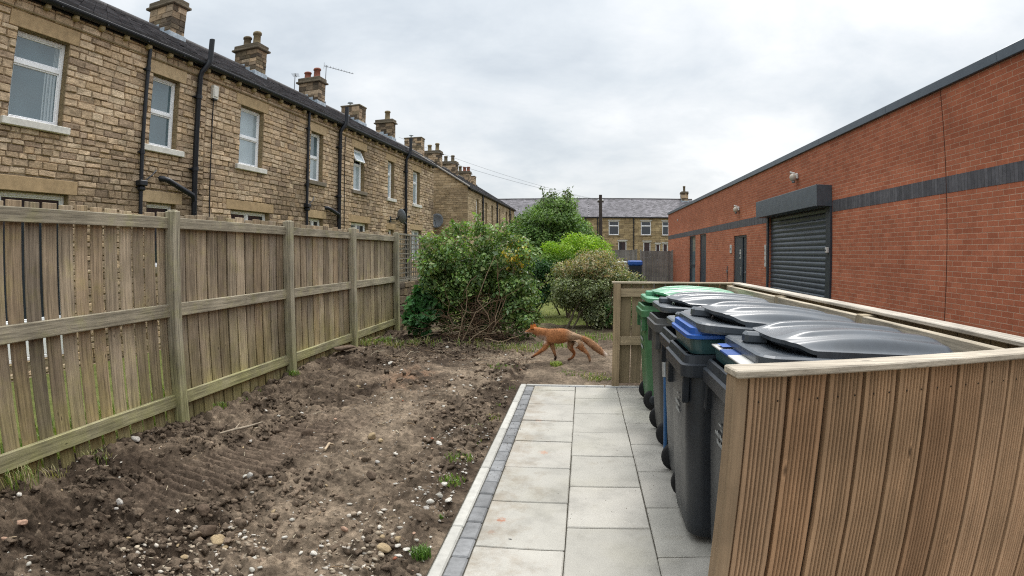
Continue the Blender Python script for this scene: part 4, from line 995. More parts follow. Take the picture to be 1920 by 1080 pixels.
def roof(root, L, mat='slate', zE=5.2, zR=7.29, dR=-3.5, dB=-7.0, over=.13, th=.06, y0=0.0):
    mb = MB()
    vs = []
    for y in (y0, L):
        vs += [(over, y, zE), (dR, y, zR), (dB - over, y, zE), (dB - over, y, zE - th), (dR, y, zR - th), (over, y, zE - th)]
    mb.mesh(vs, [(0, 6, 7, 1), (1, 7, 8, 2), (3, 9, 10, 4), (4, 10, 11, 5), (5, 11, 6, 0), (2, 8, 9, 3), (0, 1, 4, 5), (1, 2, 3, 4), (6, 11, 10, 7), (7, 10, 9, 8)])
    tint = (.16, .15, .16) if mat == 'slate_far' else (.15, .148, .155)
    run = over - dR; rise = zR - zE; n = 18; sl = math.hypot(run, rise)
    for k in range(n):          # front slope: real overlapping slate courses
        xa, za = over - run * k / n, zE + rise * k / n; xb, zb_ = over - run * (k + 1.12) / n, zE + rise * (k + 1.12) / n
        nx_, nz_ = rise / sl, run / sl; y = y0 + (k % 2) * .15; lift = .022
        if k == n - 1: xb, zb_ = dR, zR
        while y < L - .02:
            y1_ = min(y + .3, L); c = tone(tint, random.uniform(.62, 1.35)); d = lift + random.uniform(-.004, .004)
            A, B = (xa + nx_ * d, y + .004, za + nz_ * d), (xa + nx_ * d, y1_ - .004, za + nz_ * d); C_, D_ = (xb + nx_ * .006, y1_ - .004, zb_ + nz_ * .006), (xb + nx_ * .006, y + .004, zb_ + nz_ * .006)
            mb.face([A, B, C_, D_], c, 1); mb.face([(xa, y + .004, za), (xa, y1_ - .004, za), B, A], c, 1)
            y = y1_
    r_ = mb.build('roof', [M[mat], M['slatecourse']], root)
    mb = MB(); y = y0 + .01
    while y < L - .05:
        y1 = min(y + .45, L); mb.tube([(dR, y + .004, zR + .005), (dR, y1 - .004, zR + .005)], .085, 8, tone((.12, .115, .115), random.uniform(.8, 1.2)), caps=True); y = y1
    mb.build('ridge_tiles', M['rock'], r_)
    return r_
def chimney(root, y0, y1, x0, x1, z0, z1, pots=(), band=True, dark=.85):
    mb = MB(); zt = z1 - (.20 if band else .06)
    pal = STONE[:6] + DKST
    bw = lambda P, U, N, L_: blockwall(mb, P, U, (0, 0, 1), N, L_, zt - z0, pal=pal, course=(.11, .16), blen=(.16, .36), depth=(.002, .016), back=-.004, patch=((.10, .08, .06), lambda u, v: dark * (.25 + random.random() * .8)))
    bw((x1, y0, z0), (0, 1, 0), (1, 0, 0), y1 - y0); bw((x0, y0, z0), (1, 0, 0), (0, -1, 0), x1 - x0)
    bw((x0, y1, z0), (0, -1, 0), (-1, 0, 0), y1 - y0); bw((x1, y1, z0), (-1, 0, 0), (0, 1, 0), x1 - x0)
    ch = mb.build('chimney', M['stone'], root)
    mb = MB(); e = .035
    if band:
        mb.box(x0 - .09, x1 + .09, y0 - .09, y1 + .09, zt, zt + .06, (.17, .14, .10), .012, jit=.004); mb.box(x0 - e, x1 + e, y0 - e, y1 + e, zt + .062, z1, (.15, .125, .09), .012, jit=.006)
    else: mb.box(x0 - e, x1 + e, y0 - e, y1 + e, zt, z1, (.19, .16, .11), .01)
    mb.build('chimney_cap', M['stone'], ch)
    for (u, h, kind) in pots:
        mb = MB(); cx = lerp(x0, x1, u); cy = (y0 + y1) / 2
        if kind == 'cowl':
            mb.lathe([(.05, 0), (.05, h * .5), (.03, h * .55), (.03, h * .75), (.13, h * .78), (.10, h)], (cx, cy, z1), 12); mb.build('chimney_cowl', M['lead'], ch); continue
        mb.lathe([(.15, 0), (.14, .04), (.125, .08), (.115, h * .78), (.145, h * .8), (.145, h * .92), (.12, h), (.09, h), (.085, h * .6)], (cx, cy, z1), 14, tone((.27, .215, .13) if kind == 'buff' else (.19, .155, .105), 1))
        mb.build('chimney_pot', M['terracotta'] if kind == 'red' else M['stone'], ch)
    mb = MB(); zf = 7.29 - (abs((x1) + 3.5)) * (2.09 / 3.63)
    mb.box(x1, x1 + .03, y0 - .06, y1 + .06, zf - .12, zf + .13, bev=.006)
    for k in range(4):
        xx = lerp(x1, x0, k / 4); zz = 7.29 - abs(xx + 3.5) * .5758 if xx > -3.5 else 7.29 - abs(xx + 3.5) * .5758
        mb.box(xx - (x1 - x0) / 4, xx, y0 - .03, y0, zz - .10, zz + .16, bev=.005)
    n = 7
    for k in range(n): mb.box(x1 + .02, x1 + .16, lerp(y0, y1, k / n) + .006, lerp(y0, y1, (k + 1) / n) - .01, zf - .16 + random.uniform(-.02, .02), zf - .075, bev=.004)
    mb.build('flashing', M['lead'], ch)
    return ch
def pipe(root, name, pts, r, mat='blackpipe', collars=True):
    mb = MB(); mb.tube(pts, r, 10)
    if collars:
        a, b = Vector(pts[0]), Vector(pts[1]); n = max(1, int((b - a).length / 1.4))
        for k in range(n + 1):
            p = a.lerp(b, (k + .3) / (n + .6)); d = (b - a).normalized() * .035; mb.tube([p - d, p + d], r * 1.28, 10); mb.box(0, p.x, p.y - r * 1.7, p.y + r * 1.7, p.z - .012, p.z + .012)
    return mb.build(name, M[mat], root)
def stone_house(label, s0, s1, wins, chim, extra=None, gable=False, first=.2):
    L = s1 - s0
    root = thing('stone_house', label, 'terraced house', house_pt(s0), -AZ, 'stone houses of the near terrace')
    ops = [(w['y'][0] - s0, w['y'][1] - s0, w['z'][0], w['z'][1]) for w in wins]
    lints = [(a - .16, b + .16, d + .002, d + (.225 if d > 4 else .20)) for a, b, c, d in ops]
    mb = MB(); ox, oy = random.random() * 9, random.random() * 9
    pf = lambda u, v: max(0, vn1(u * .45 + ox, v * .5 + oy) * 2.4 - 1.35) * (.8 + .4 * random.random()) if random.random() < .9 else 0
    blockwall(mb, (0, 0, -.15), (0, 1, 0), (0, 0, 1), (1, 0, 0), L, 5.30, [(a, b, c + .15, d + .15) for a, b, c, d in ops + lints], pal=STONE, course=(.075, .125), blen=(.12, .38), breaks=(2.6, 2.82, 3.45, 3.55, 4.81, 5.03), patch=((.15, .11, .075), pf))
    for o in ops: reveals(mb, *o)
    W = (.30, .23, .14)
    for yy, f in ((0, 1), (L, -1)):
        if gable and yy == L: continue
        q = [(-.02, yy, -.15), (-.02, yy, 5.15), (-3.5, yy, 7.2), (-7, yy, 5.15), (-7, yy, -.15)]; mb.face(q if f > 0 else q[::-1], W)
    mb.face([(-7, 0, -.15), (-7, L, -.15), (-7, L, 5.15), (-7, 0, 5.15)][::-1], W)
    if gable:
        blockwall(mb, (0, L, -.15), (-1, 0, 0), (0, 0, 1), (0, 1, 0), 7.0, 5.3, pal=STONE); mb.face([(0, L, 5.15), (-7, L, 5.15), (-3.5, L, 7.2)], W)
    mb.face([(-.5, 0, 5.15), (-.02, 0, 5.15), (-.02, L, 5.15), (-.5, L, 5.15)], W)
    wall = mb.build('wall', M['stone'], root)
    for (a, b, c, d), lo in zip(ops, lints):
        m2 = MB(); m2.box(-.13, .012, lo[0], lo[1], lo[2], lo[3], tone(random.choice([(.47, .345, .20), (.51, .38, .23), (.44, .315, .18)]), 1), .006); m2.build('lintel', M['dressed'], root)
    for w in wins:
        window(root, w['y'][0] - s0, w['y'][1] - s0, *w['z'], **w.get('kw', {}))
    gutter_and_eaves(root, L, first=first)
    roof(root, L)
    for c in chim: chimney(root, c[0] - s0, c[1] - s0, -3.9, -3.05, 6.6, c[2], *c[3:])
    if extra: extra(root, s0)
    return root
def vn1(x, y): return float(vnoise(np.array([x]), np.array([y]), 77)[0])
UP = (3.405, 4.66)
def down_and_soil(root, s0, sd=None, ss=None, soil_top=5.62, hop=2.73, branch=None):
    if sd is not None:
        pipe(root, 'downpipe', [(.065, sd - s0, 5.09), (.065, sd - s0, 0)], .036)
        mb = MB(); y = sd - s0; mb.box(.01, .15, y - .085, y + .085, hop - .04, hop + .05, bev=.012); mb.box(.02, .13, y - .06, y + .06, hop - .12, hop - .04, bev=.02); mb.tube([(.08, y + .05, hop + .03), (.10, y + .22, hop + .16), (.05, y + .36, hop + .26)], .014, 6); mb.build('rainwater_hopper', M['blackpipe'], root)
    if ss is not None:
        y = ss - s0
        pipe(root, 'soil_pipe', [(.09, y, 0), (.09, y, 4.88), (.12, y, 4.96), (.20, y + .1, 5.14), (.21, y + .11, 5.22), (.21, y + .11, soil_top)], .054)
        if branch:
            a, za, zb = branch; mb = MB(); mb.tube([(-.02, a - s0, za + .01), (.07, a - s0 + .03, za), (.10, a - s0 + .1, za - .02), (.10, y - .05, zb), (.09, y, zb - .12)], .05, 10); mb.build('waste_branch', M['blackpipe'], root)
def extraA(r, s0): down_and_soil(r, s0, 6.75, 8.06, branch=(7.25, 2.86, 2.63))
def extraB(r, s0): down_and_soil(r, s0, 12.14, 13.78, branch=(13.16, 2.75, 2.62))
def extraC(r, s0): down_and_soil(r, s0, None, 18.76, 5.7, branch=(18.1, 2.75, 2.6))
W_ = lambda y0, y1, z=UP, **kw: dict(y=(y0, y1), z=z, kw=kw)
stone_house('stone terraced house with a large two pane upper window, nearest in its terrace', -3.0, 8.38, [
    W_(4.23, 5.15, style='top', glass='glass', curtain=True), W_(6.95, 7.62, style='sash', glass='glass', sillover=.17), W_(3.05, 5.33, (.15, 2.445), style='door', glass='darkglass', sill=None), W_(6.95, 7.66, (1.35, 2.445), style='single', glass='darkglass', sill='dressed')],
    [], extraA, first=.26)
stone_house('stone terraced house with an alarm box and net curtained sash, second in its terrace', 8.38, 14.0, [
    W_(9.48, 10.31, style='sash', glass='netglass'), W_(12.36, 12.99, style='sash', glass=('netglass', 'glass'), sill='dark', sillover=.13), W_(9.26, 10.62, (1.2, 2.46), style='two', glass='darkglass', sill='dressed'), W_(12.36, 13.06, (1.5, 2.46), style='two', glass='darkglass', sill='dressed')],
    [(10.18, 10.70, 8.12, [(.25, .4, 'buff'), (.7, .4, 'buff')]), (13.92, 14.0 + .46, 8.09, [(.28, .36, 'grey'), (.72, .46, 'buff')])], extraB, first=.39)
stone_house('stone terraced house whose upper window has its fanlight tilted open', 14.0, 19.2, [
    W_(14.80, 15.52, style='open', glass='netglass', sill='dark'), W_(17.33, 17.87, style='top', glass='netglass', sillover=.1), W_(14.66, 15.82, (1.3, 2.47), style='two', glass='darkglass', sill='dressed'), W_(17.40, 17.86, (1.6, 2.36), style='single', glass='darkglass', sill=None)],
    [(17.78, 18.28, 8.09, [(.25, .30, 'red'), (.72, .40, 'red')])], extraC, first=.16)
stone_house('stone end house of the near terrace beside the farther gable, one slim upper window', 19.2, 22.05, [
    W_(19.70, 20.42, style='top', glass='netglass', sillover=.1), W_(19.55, 20.6, (1.3, 2.44), style='two', glass='netglass', sill=None)],
    [(21.2, 21.86, 7.87, [(.3, .22, 'cowl')], False), ], None, gable=True, first=.2)
# the row steps back beyond the end house: only its roof and one stack show
root = thing('stone_house', 'set back stone house beyond the end house, only roof and single pot chimney showing', 'terraced house', house_pt(22.06), -AZ, 'stone houses of the near terrace')
mb = MB(); Wc = (.30, .23, .14); Ls = 6.2
blockwall(mb, (-2.9, 0, -.15), (0, 1, 0), (0, 0, 1), (1, 0, 0), Ls, 6.7, pal=FST if 'FST' in globals() else STONE, course=(.14, .2), blen=(.3, .6))
for yy in (0, Ls): mb.face([(-2.92, yy, -.15), (-2.92, yy, 6.7), (-3.5, yy, 7.2), (-7, yy, 5.15), (-7, yy, -.15)], Wc)
mb.face([(-7, 0, -.15), (-7, 0, 5.15), (-7, Ls, 5.15), (-7, Ls, -.15)], Wc); mb.build('wall', M['farstone'], root)
mb = MB(); vs = []
for y in (0, Ls): vs += [(-2.7, y, 6.83), (-3.5, y, 7.29), (-7.15, y, 5.2), (-7.15, y, 5.14), (-3.5, y, 7.23), (-2.7, y, 6.77)]
mb.mesh(vs, [(0, 6, 7, 1), (1, 7, 8, 2), (3, 9, 10, 4), (4, 10, 11, 5), (5, 11, 6, 0), (2, 8, 9, 3), (0, 1, 4, 5), (1, 2, 3, 4), (6, 11, 10, 7), (7, 10, 9, 8)]); mb.build('roof', M['slate'], root)
chimney(root, 24.78 - 22.06, 25.2 - 22.06, -3.9, -3.05, 6.6, 8.05, [(.6, .45, 'buff')])
# alarm box, cable, dish, aerials, lamp
def on_wall(s, z): return house_pt(s, 0, z)
a = thing('alarm_box', 'cream alarm box high on the second stone house with a cable running down', 'alarm box', on_wall(8.56, 4.69), -AZ)
mb = MB(); mb.prism([(-.08, -.13), (.08, -.13), (.08, .13), (-.08, .13)], 0, .07); mb.v = [(p[2] + .01, p[0], p[1]) for p in mb.v]; mb.box(.011, .095, -.07, .07, -.11, .12, bev=.02); mb.build('cover', M['paintsill'], a)
mb = MB(); mb.box(.015, .085, -.06, .06, -.165, -.132, bev=.01); mb.build('base', M['blackpipe'], a)
mb = MB(); mb.tube([(.028, 0, -.16), (.03, .01, -1.2), (.03, .0, -2.3), (.03, .01, -3.6)], .012, 5); mb.build('cable', M['blackpipe'], a)
mb = MB(); p0 = on_wall(14.19, 4.85); mb.tube([p0 + HN * .03, on_wall(14.2, 3) + HN * .03, on_wall(14.2, .5) + HN * .03], .011, 5); tag(mb.build('wall_cable', M['blackpipe']), 'thin dark cable running down the joint between second and third stone houses', 'cable')
def dish(s, z, r, label, d=.35, tilt=20, turn=-20, loc=None):
    t = thing('satellite_dish', label, 'satellite dish', loc or on_wall(s, z), -AZ); dish.last = t
    T = Matrix.Translation((d, 0, 0)) @ Matrix.Rotation(math.radians(turn), 4, 'Z') @ Matrix.Rotation(math.radians(-tilt), 4, 'Y')
    mb = MB(); n = 18; rings = []
    for k in range(5):
        q = r * k / 4 + .001; rings.append([(-.09 * (1 - (q / r) ** 2), q * math.cos(a) , q * 1.08 * math.sin(a)) for a in [2 * PI * i / n for i in range(n)]])
    vs = [p for rg in rings for p in rg]; fs = [(i * n + k, i * n + (k + 1) % n, (i + 1) * n + (k + 1) % n, (i + 1) * n + k) for i in range(4) for k in range(n)]
    vs += [(p[0] - .012, p[1], p[2]) for p in vs]; nn = 5 * n; fs += [tuple(nn + i for i in f[::-1]) for f in fs] + [(4 * n + k, 4 * n + (k + 1) % n, nn + 4 * n + (k + 1) % n, nn + 4 * n + k) for k in range(n)]
    mb.mesh([tuple(T @ Vector(p)) for p in vs], fs, smooth=True); mb.build('reflector', M['dish'], t)
    mb = MB(); e = T @ Vector((.30, 0, -.06)); mb.tube([tuple(T @ Vector((-.05, 0, -r * .9))), tuple(e)], .012, 6); mb.box(e.x - .03, e.x + .05, e.y - .03, e.y + .03, e.z - .03, e.z + .03, bev=.01); mb.build('feed_arm', M['blackpipe'], t)
    mb = MB(); mb.tube([(0, 0, -.1), (d * .6, 0, -.1), tuple(T @ Vector((-.09, 0, 0)))], .02, 8); mb.box(0, .02, -.06, .06, -.2, 0); mb.build('bracket', M['blackpipe'], t)
dish(17.55, 2.80, .22, 'small dark dish edge on, on the third stone house above the fence', .42, 10, 62)
def aerial(loc, h, boom, az, n, label, dip=-.25):
    t = thing('tv_aerial', label, 'aerial', loc, az)
    mb = MB(); mb.tube([(0, 0, -.5), (0, 0, h)], .016, 6); mb.box(-.05, .05, -.05, .05, -.4, -.3); mb.build('mast', M['metal'], t)
    mb = MB(); mb.tube([(0, -.08, h - .03), (0, boom, h - .03 + dip * boom)], .012, 6)
    for k in range(n):
        u = -.05 + (boom) * k / (n - 1); z = h - .03 + dip * max(u, 0); mb.tube([(-.14 + .004 * k, u, z), (.14 - .004 * k, u, z)], .006, 4)
    if boom > .6: mb.box(-.08, .08, -.09, -.08, h - .12, h + .08)
    mb.build('boom', M['metal'], t)
aerial(house_pt(18.36, -3.1, 7.55), 1.15, 1.05, math.radians(-62), 11, 'long boom aerial on the right of the chimney with two red pots')
aerial(house_pt(17.55, -3.95, 7.3), .95, .35, math.radians(20), 5, 'short cluttered aerial on the left of the chimney with two red pots', 0)
# ------------------------------------------------------------------ second terrace farther on
A2 = math.radians(2); D2 = Vector((math.sin(A2), math.cos(A2), 0)); N2 = Vector((math.cos(A2), -math.sin(A2), 0)); P2 = Vector((-6.14, 30, 0))
FST = [(.47, .36, .225), (.50, .385, .245), (.43, .33, .205), (.40, .305, .19), (.52, .41, .27), (.34, .26, .165)]
def far_house(label, s0, s1, wins, pipes, chims, gable=False):
    L = s1 - s0; root = thing('stone_house', label, 'terraced house', P2 + D2 * s0, -A2, 'stone houses of the second terrace')
    ops = [(a - s0, b - s0, c, d) for a, b, c, d in wins]
    mb = MB(); blockwall(mb, (0, 0, -.2), (0, 1, 0), (0, 0, 1), (1, 0, 0), L, 5.35, [(a, b, c + .2, d + .2) for a, b, c, d in ops], pal=FST, course=(.10, .14), blen=(.2, .45), gap=.004, depth=(.002, .014), back=-.004)
    for o in ops: reveals(mb, *o)
    if gable:
        blockwall(mb, (-6.4, 0, -.2), (1, 0, 0), (0, 0, 1), (0, -1, 0), 6.4, 5.35, pal=FST, course=(.09, .13), blen=(.18, .42), gap=.004, depth=(.002, .014), back=-.004, patch=((.25, .19, .125), lambda u, v: vn1(u * .6, v * .6) * 1.2 - .4))
        for k in range(14):   # stepped courses up to the verge
            za = 5.15 + k * .148; half = 3.2 - k * .148 / .655
            if half < .2: break
            blockwall(mb, (-3.2 - half, 0, za), (1, 0, 0), (0, 0, 1), (0, -1, 0), 2 * half, .148, pal=FST, course=(.148, .149), blen=(.22, .5), gap=.004, depth=(.002, .014), back=-.004)
        mb.face([(-6.4, .006, 5.15), (0, .006, 5.15), (-3.2, .006, 7.25)], (.3, .23, .15))
    else: mb.face([(-.02, 0, 0), (-.02, 0, 5.15), (-3.2, 0, 7.2), (-6.4, 0, 5.15), (-6.4, 0, 0)], (.3, .23, .15))
    mb.face([(-.02, L, 0), (-.02, L, 5.15), (-3.2, L, 7.2), (-6.4, L, 5.15), (-6.4, L, 0)][::-1], (.3, .23, .15)); mb.face([(-6.4, 0, 0), (-6.4, 0, 5.15), (-6.4, L, 5.15), (-6.4, L, 0)], (.3, .23, .15))
    mb.build('wall', M['farstone'], root)
    for o in ops: window(root, *o, style='top', glass='darkglass', sill='dressed', sillover=.1)
    gutter_and_eaves(root, L, corb=False); roof(root, L, zR=7.3, dR=-3.2, dB=-6.4, over=.14, y0=-.12 if gable else 0)
    if gable:
        mb = MB(); mb.tube([(.14, -.1, 5.19), (-3.2, -.1, 7.34)], .05, 6, (.30, .28, .25)); mb.build('verge', M['rock'], root)
    for s in pipes: pipe(root, 'downpipe', [(.07, s - s0, 5.1), (.07, s - s0, 0)], .05)
    for (a, b, z1, pots, band) in chims: chimney(root, a - s0, b - s0, -3.75, -2.75, 6.5, z1, pots, band, .3)
far_house('stone gable ended house behind the near terrace with a dark grey dish on its gable', 0, 5.6, [(2.1, 2.75, 3.4, 4.75), (4.65, 5.2, 3.45, 4.75)], [3.7], [(.2, .8, 8.15, [(.3, .2, 'cowl')], False), (3.9, 4.5, 8.05, [(.25, .42, 'buff'), (.75, .5, 'buff')], True)], True)
far_house('stone house second from the gable in the farther terrace', 5.6, 11.2, [(6.6, 7.2, 3.45, 4.75), (9.4, 9.9, 3.45, 4.75)], [8.4], [(7.8, 8.5, 8.0, [(.2, .42, 'grey'), (.7, .45, 'grey')], True)])
far_house('stone house at the far end of the farther terrace next to the tree', 11.2, 16.4, [(12.2, 12.9, 3.45, 4.75), (14.4, 15, 3.45, 4.75)], [13.8], [(11.9, 12.5, 7.9, [(.2, .42, 'grey'), (.55, .35, 'red'), (.85, .35, 'red')], True), (13.6, 14.2, 7.75, [(.4, .3, 'grey')], False)])
# dish on the gable
dish(0, 0, .38, 'large grey oval dish on the gable wall above the shrub', .3, 12, -10, None)
g = dish.last
g.location = P2 + N2 * -1.72 + Vector((0, -.02, 3.36)); g.rotation_euler = (0, 0, math.radians(-82))
# ------------------------------------------------------------------ terrace across the end, facing us
def end_house(label, x0, x1, wins, pipes, chims=()):
    L = x1 - x0; root = thing('stone_house', label, 'terraced house', (x0, 55, 0), -PI / 2, 'stone houses across the end')   # local x faces us, local y runs to +x
    f = lambda x: x - x0
    ops = [(f(a), f(b), c, d) for a, b, c, d, *_ in wins]
    mb = MB(); blockwall(mb, (0, 0, -.3), (0, 1, 0), (0, 0, 1), (1, 0, 0), L, 5.45, [(a, b, c + .3, d + .3) for a, b, c, d in ops], pal=[(.40, .30, .165), (.44, .335, .19), (.36, .27, .15), (.30, .225, .13)], course=(.15, .2), blen=(.35, .6))
    for o in ops: reveals(mb, *o)
    for yy in (0, L): mb.face([(-.02, yy, -.3), (-.02, yy, 5.15), (-3.5, yy, 7.15), (-7, yy, 5.15), (-7, yy, -.3)], (.3, .23, .15))
    mb.build('wall', M['farstone'], root)
    for o, w in zip(ops, wins): window(root, *o, style=w[4] if len(w) > 4 else 'top', glass='darkglass', sill='dressed', sillover=.1, inset=.06)
    gutter_and_eaves(root, L, corb=False); roof(root, L, 'slate_far', zR=7.3, dR=-3.5, dB=-7, over=.15)
    for s in pipes: pipe(root, 'downpipe', [(.08, f(s), 5.1), (.08, f(s), 0)], .055)
    for c in chims: chimney(root, f(c[0]), f(c[1]), -4.0, -3.0, 6.6, c[2], c[3], True, .3)
    for o in ops:
        m2 = MB(); m2.box(0, .03, o[0] - .1, o[1] + .1, o[3], o[3] + .12, (.5, .48, .43), .01); m2.build('lintel', M['dressed'], root)
end_house('end terrace house behind the far terrace roofs, mostly hidden by the tree', -10.5, -4.9, [(-8, -7, 3.5, 4.75), (-6, -5.4, 3.5, 4.75)], [])
end_house('end terrace house behind the big tree crown', -4.9, .6, [(-3.4, -2.4, 3.5, 4.75), (-1, -.4, 3.5, 4.75)], [.4])
end_house('end terrace house right of the telegraph pole with one white upper window', .6, 5.1, [(2.62, 3.62, 3.45, 4.8), (3.55, 4.35, 1.2, 2.85, 'single')], [1.55, 5.05])
end_house('end terrace house beside the red brick corner with two white upper windows', 5.1, 11.5, [(5.75, 6.75, 3.45, 4.8), (7.85, 8.5, 3.45, 4.8), (6.0, 6.7, 1.2, 2.8, 'single'), (7.2, 7.65, 1.0, 2.6, 'single'), (7.9, 8.4, 1.0, 2.65, 'single')], [], [(10.35, 11.0, 8.1, [(.5, .6, 'grey')])])
# grey board fence, pole, wires, oddments behind the shrubs
def far_fence(label, x0, x1, y, z1, k):
    t = thing('board_fence', label, 'fence', (x0, y, -.1))
    mb = MB(); x = x0
    while x < x1: mb.box(x - x0, min(x + .14, x1) - x0, 0, .02, 0, z1 + random.uniform(-.02, .02), tone((.235, .22, .20), k * random.uniform(.75, 1.15)), .003); x += .147
    mb.build('board_panel', M['oldrail'] if False else M['newwood'], t)
    for z in (.35, z1 - .3): mb = MB(); mb.box(0, x1 - x0, .021, .06, z, z + .09, (.2, .18, .16)); mb.build('rail', M['capwood_x'], t)
    for xx in (x0, x1 - .1): mb = MB(); mb.box(xx - x0, xx - x0 + .1, -.05, .019, 0, z1 + .06, (.25, .235, .21), .01); mb.build('post', M['newwood'], t)
far_fence('grey board fence left of the taller boards, behind the olive shrub', .2, 3.30, 33.6, 1.9, 1.05)
far_fence('taller grey board fence against the red brick building', 3.36, 5.3, 32.6, 1.86, .92)
mb = MB(); mb.tube([(1.33, 40, -.2), (1.33, 40, 5.75)], [.15, .11], 10); mb.box(1.1, 1.56, 39.93, 40.0, 5.2, 5.3); tp = thing('telegraph_pole', 'dark wooden telegraph pole in front of the end terrace', 'telegraph pole'); mb.build('shaft', M['pole'], tp)
for xi in (1.18, 1.48): mb = MB(); mb.lathe([(.05, 0), (.07, .05), (.03, .14)], (xi, 39.96, 5.3), 8); mb.build('insulator', M['white'], tp)
def cable(a, b, sag, label, r=.012):
    mb = MB(); a, b = Vector(a), Vector(b); n = 14
    mb.tube([a.lerp(b, k / n) - Vector((0, 0, sag * 4 * (k / n) * (1 - k / n))) for k in range(n + 1)], r, 4); tag(mb.build('overhead_cable', M['cable']), label, 'cable', 'overhead cables')
cable(house_pt(26.5, -3.4, 7.5), (1.2, 40, 5.4), .35, 'upper overhead cable from the near terrace ridge to the telegraph pole', .006)
cable(P2 + D2 * 4 - N2 * 3 + Vector((0, 0, 7.6)), (1.45, 40, 5.35), .3, 'lower overhead cable from the farther terrace to the telegraph pole', .008)
mb = MB()
mb.box(2.45, 3.2, 29.6, 30.3, .95, 1.22, bev=.06); wb = thing('wheelie_bin', 'blue lidded bin behind the olive shrub against the grey fence', 'wheelie bin', (0, 0, 0)); o = mb.build('lid', M['bluebox'], wb)
mb = MB(); mb.prism([(2.5, 29.65), (3.15, 29.65), (3.15, 30.25), (2.5, 30.25)], -.1, .95); mb.build('body', M['bin'], wb)
mb = MB(); mb.box(1.5, 2.4, 29.7, 30.4, 1.08, 1.16, (.6, .6, .6), .03); mb.box(1.55, 2.35, 29.75, 30.35, -.1, 1.08, bev=.02); tag(mb.build('storage_chest', M['white']), 'pale chest beside the blue lidded bin behind the olive shrub', 'chest')

# ------------------------------------------------------------------ red brick unit on the right
XW = 5.35
unit = thing('brick_unit', 'long single storey red brick building with a dark soldier band and grey coping', 'building', (XW, 14, 0))
def upart(mb, name, mat, par=None):
    for i, p in enumerate(mb.v): mb.v[i] = (p[0] - XW, p[1] - 14, p[2])
    return mb.build(name, mat, par or unit)
OPN = [(11.75, 15.72, -.2, 2.6), (18.0, 19.6, -.2, 2.2), (24.1, 25.42, -.2, 2.45), (26.4, 27.9, -.2, 2.45)]
mb = MB(); yb = sorted({-9, 34.85} | {o[0] for o in OPN} | {o[1] for o in OPN}); zb = [-.2, 2.2, 2.45, 2.6, 3.985]
for i in range(len(yb) - 1):
    for j in range(len(zb) - 1):
        cy, cz = (yb[i] + yb[i + 1]) / 2, (zb[j] + zb[j + 1]) / 2
        if any(o[0] < cy < o[1] and o[2] < cz < o[3] for o in OPN): continue
        mb.face([(XW, yb[i + 1], zb[j]), (XW, yb[i], zb[j]), (XW, yb[i], zb[j + 1]), (XW, yb[i + 1], zb[j + 1])])
for a, b, c, d in OPN:
    mb.face([(XW, a, c), (XW + .12, a, c), (XW + .12, a, d), (XW, a, d)][::-1]); mb.face([(XW, b, c), (XW + .12, b, c), (XW + .12, b, d), (XW, b, d)]); mb.face([(XW, a, d), (XW + .12, a, d), (XW + .12, b, d), (XW, b, d)][::-1])
mb.face([(XW, 34.85, -.2), (XW, 34.85, 3.985), (20, 34.85, 3.985), (20, 34.85, -.2)]); mb.face([(XW, -9, -.2), (XW, -9, 3.985), (20, -9, 3.985), (20, -9, -.2)][::-1]); mb.face([(20, -9, -.2), (20, -9, 3.985), (20, 34.85, 3.985), (20, 34.85, -.2)])
mb.face([(XW, -9, 3.98), (20, -9, 3.98), (20, 34.85, 3.98), (XW, 34.85, 3.98)])
upart(mb, 'wall', M['brick'])
for a, b in ((-9, 7.385), (7.405, 11.48), (15.9, 24.0), (24.0, 34.853)):
    mb = MB(); mb.box(XW - .004, XW + .05, a, b, 2.465, 2.705); upart(mb, 'soldier_band', M['soldier'])
mb = MB(); mb.box(XW - .003, XW + .02, 7.388, 7.402, -.2, 3.98); upart(mb, 'movement_joint', M['mastic'])
for a in (-9, -6, -3, 0, 3, 6, 9, 12, 15, 18, 21, 24, 27, 30, 33):
    mb = MB(); b = min(a + 2.997, 34.9); mb.box(XW - .05, XW + .35, a, b, 3.985, 4.125, bev=.008); upart(mb, 'coping', M['coping'])
# roller shutter
mb = MB(); z = -.05
while z < 2.62:      # curved interlocking laths
    for k in range(4):
        a0, a1 = -1 + 2 * k / 4, -1 + 2 * (k + 1) / 4; x_ = lambda a: XW + .05 - .016 * (1 - a * a); q = lambda a: z + .058 * (a + 1) / 1
        z0_, z1_ = z + .0565 * (a0 + 1), z + .0565 * (a1 + 1)
        mb.face([(x_(a0), 15.7, z0_), (x_(a0), 11.76, z0_), (x_(a1), 11.76, z1_), (x_(a1), 15.7, z1_)], smooth=False)
    mb.face([(XW + .05, 15.7, z + .113), (XW + .05, 11.76, z + .113), (XW + .05, 11.76, z + .121), (XW + .05, 15.7, z + .121)])
    z += .121
sh = upart(mb, 'roller_shutter', M['shutter'])
mb = MB(); mb.box(XW - .36, XW - .002, 11.49, 15.86, 2.585, 3.035, bev=.006); mb.box(XW - .365, XW - .355, 11.485, 11.53, 2.58, 3.04); hood = upart(mb, 'shutter_hood', M['hood'])
for a, b in ((11.5, 11.745), (15.73, 15.85)):
    mb = MB(); mb.box(XW - .05, XW + .09, a, b, -.1, 2.584, bev=.006); upart(mb, 'shutter_guide', M['anthracite'])
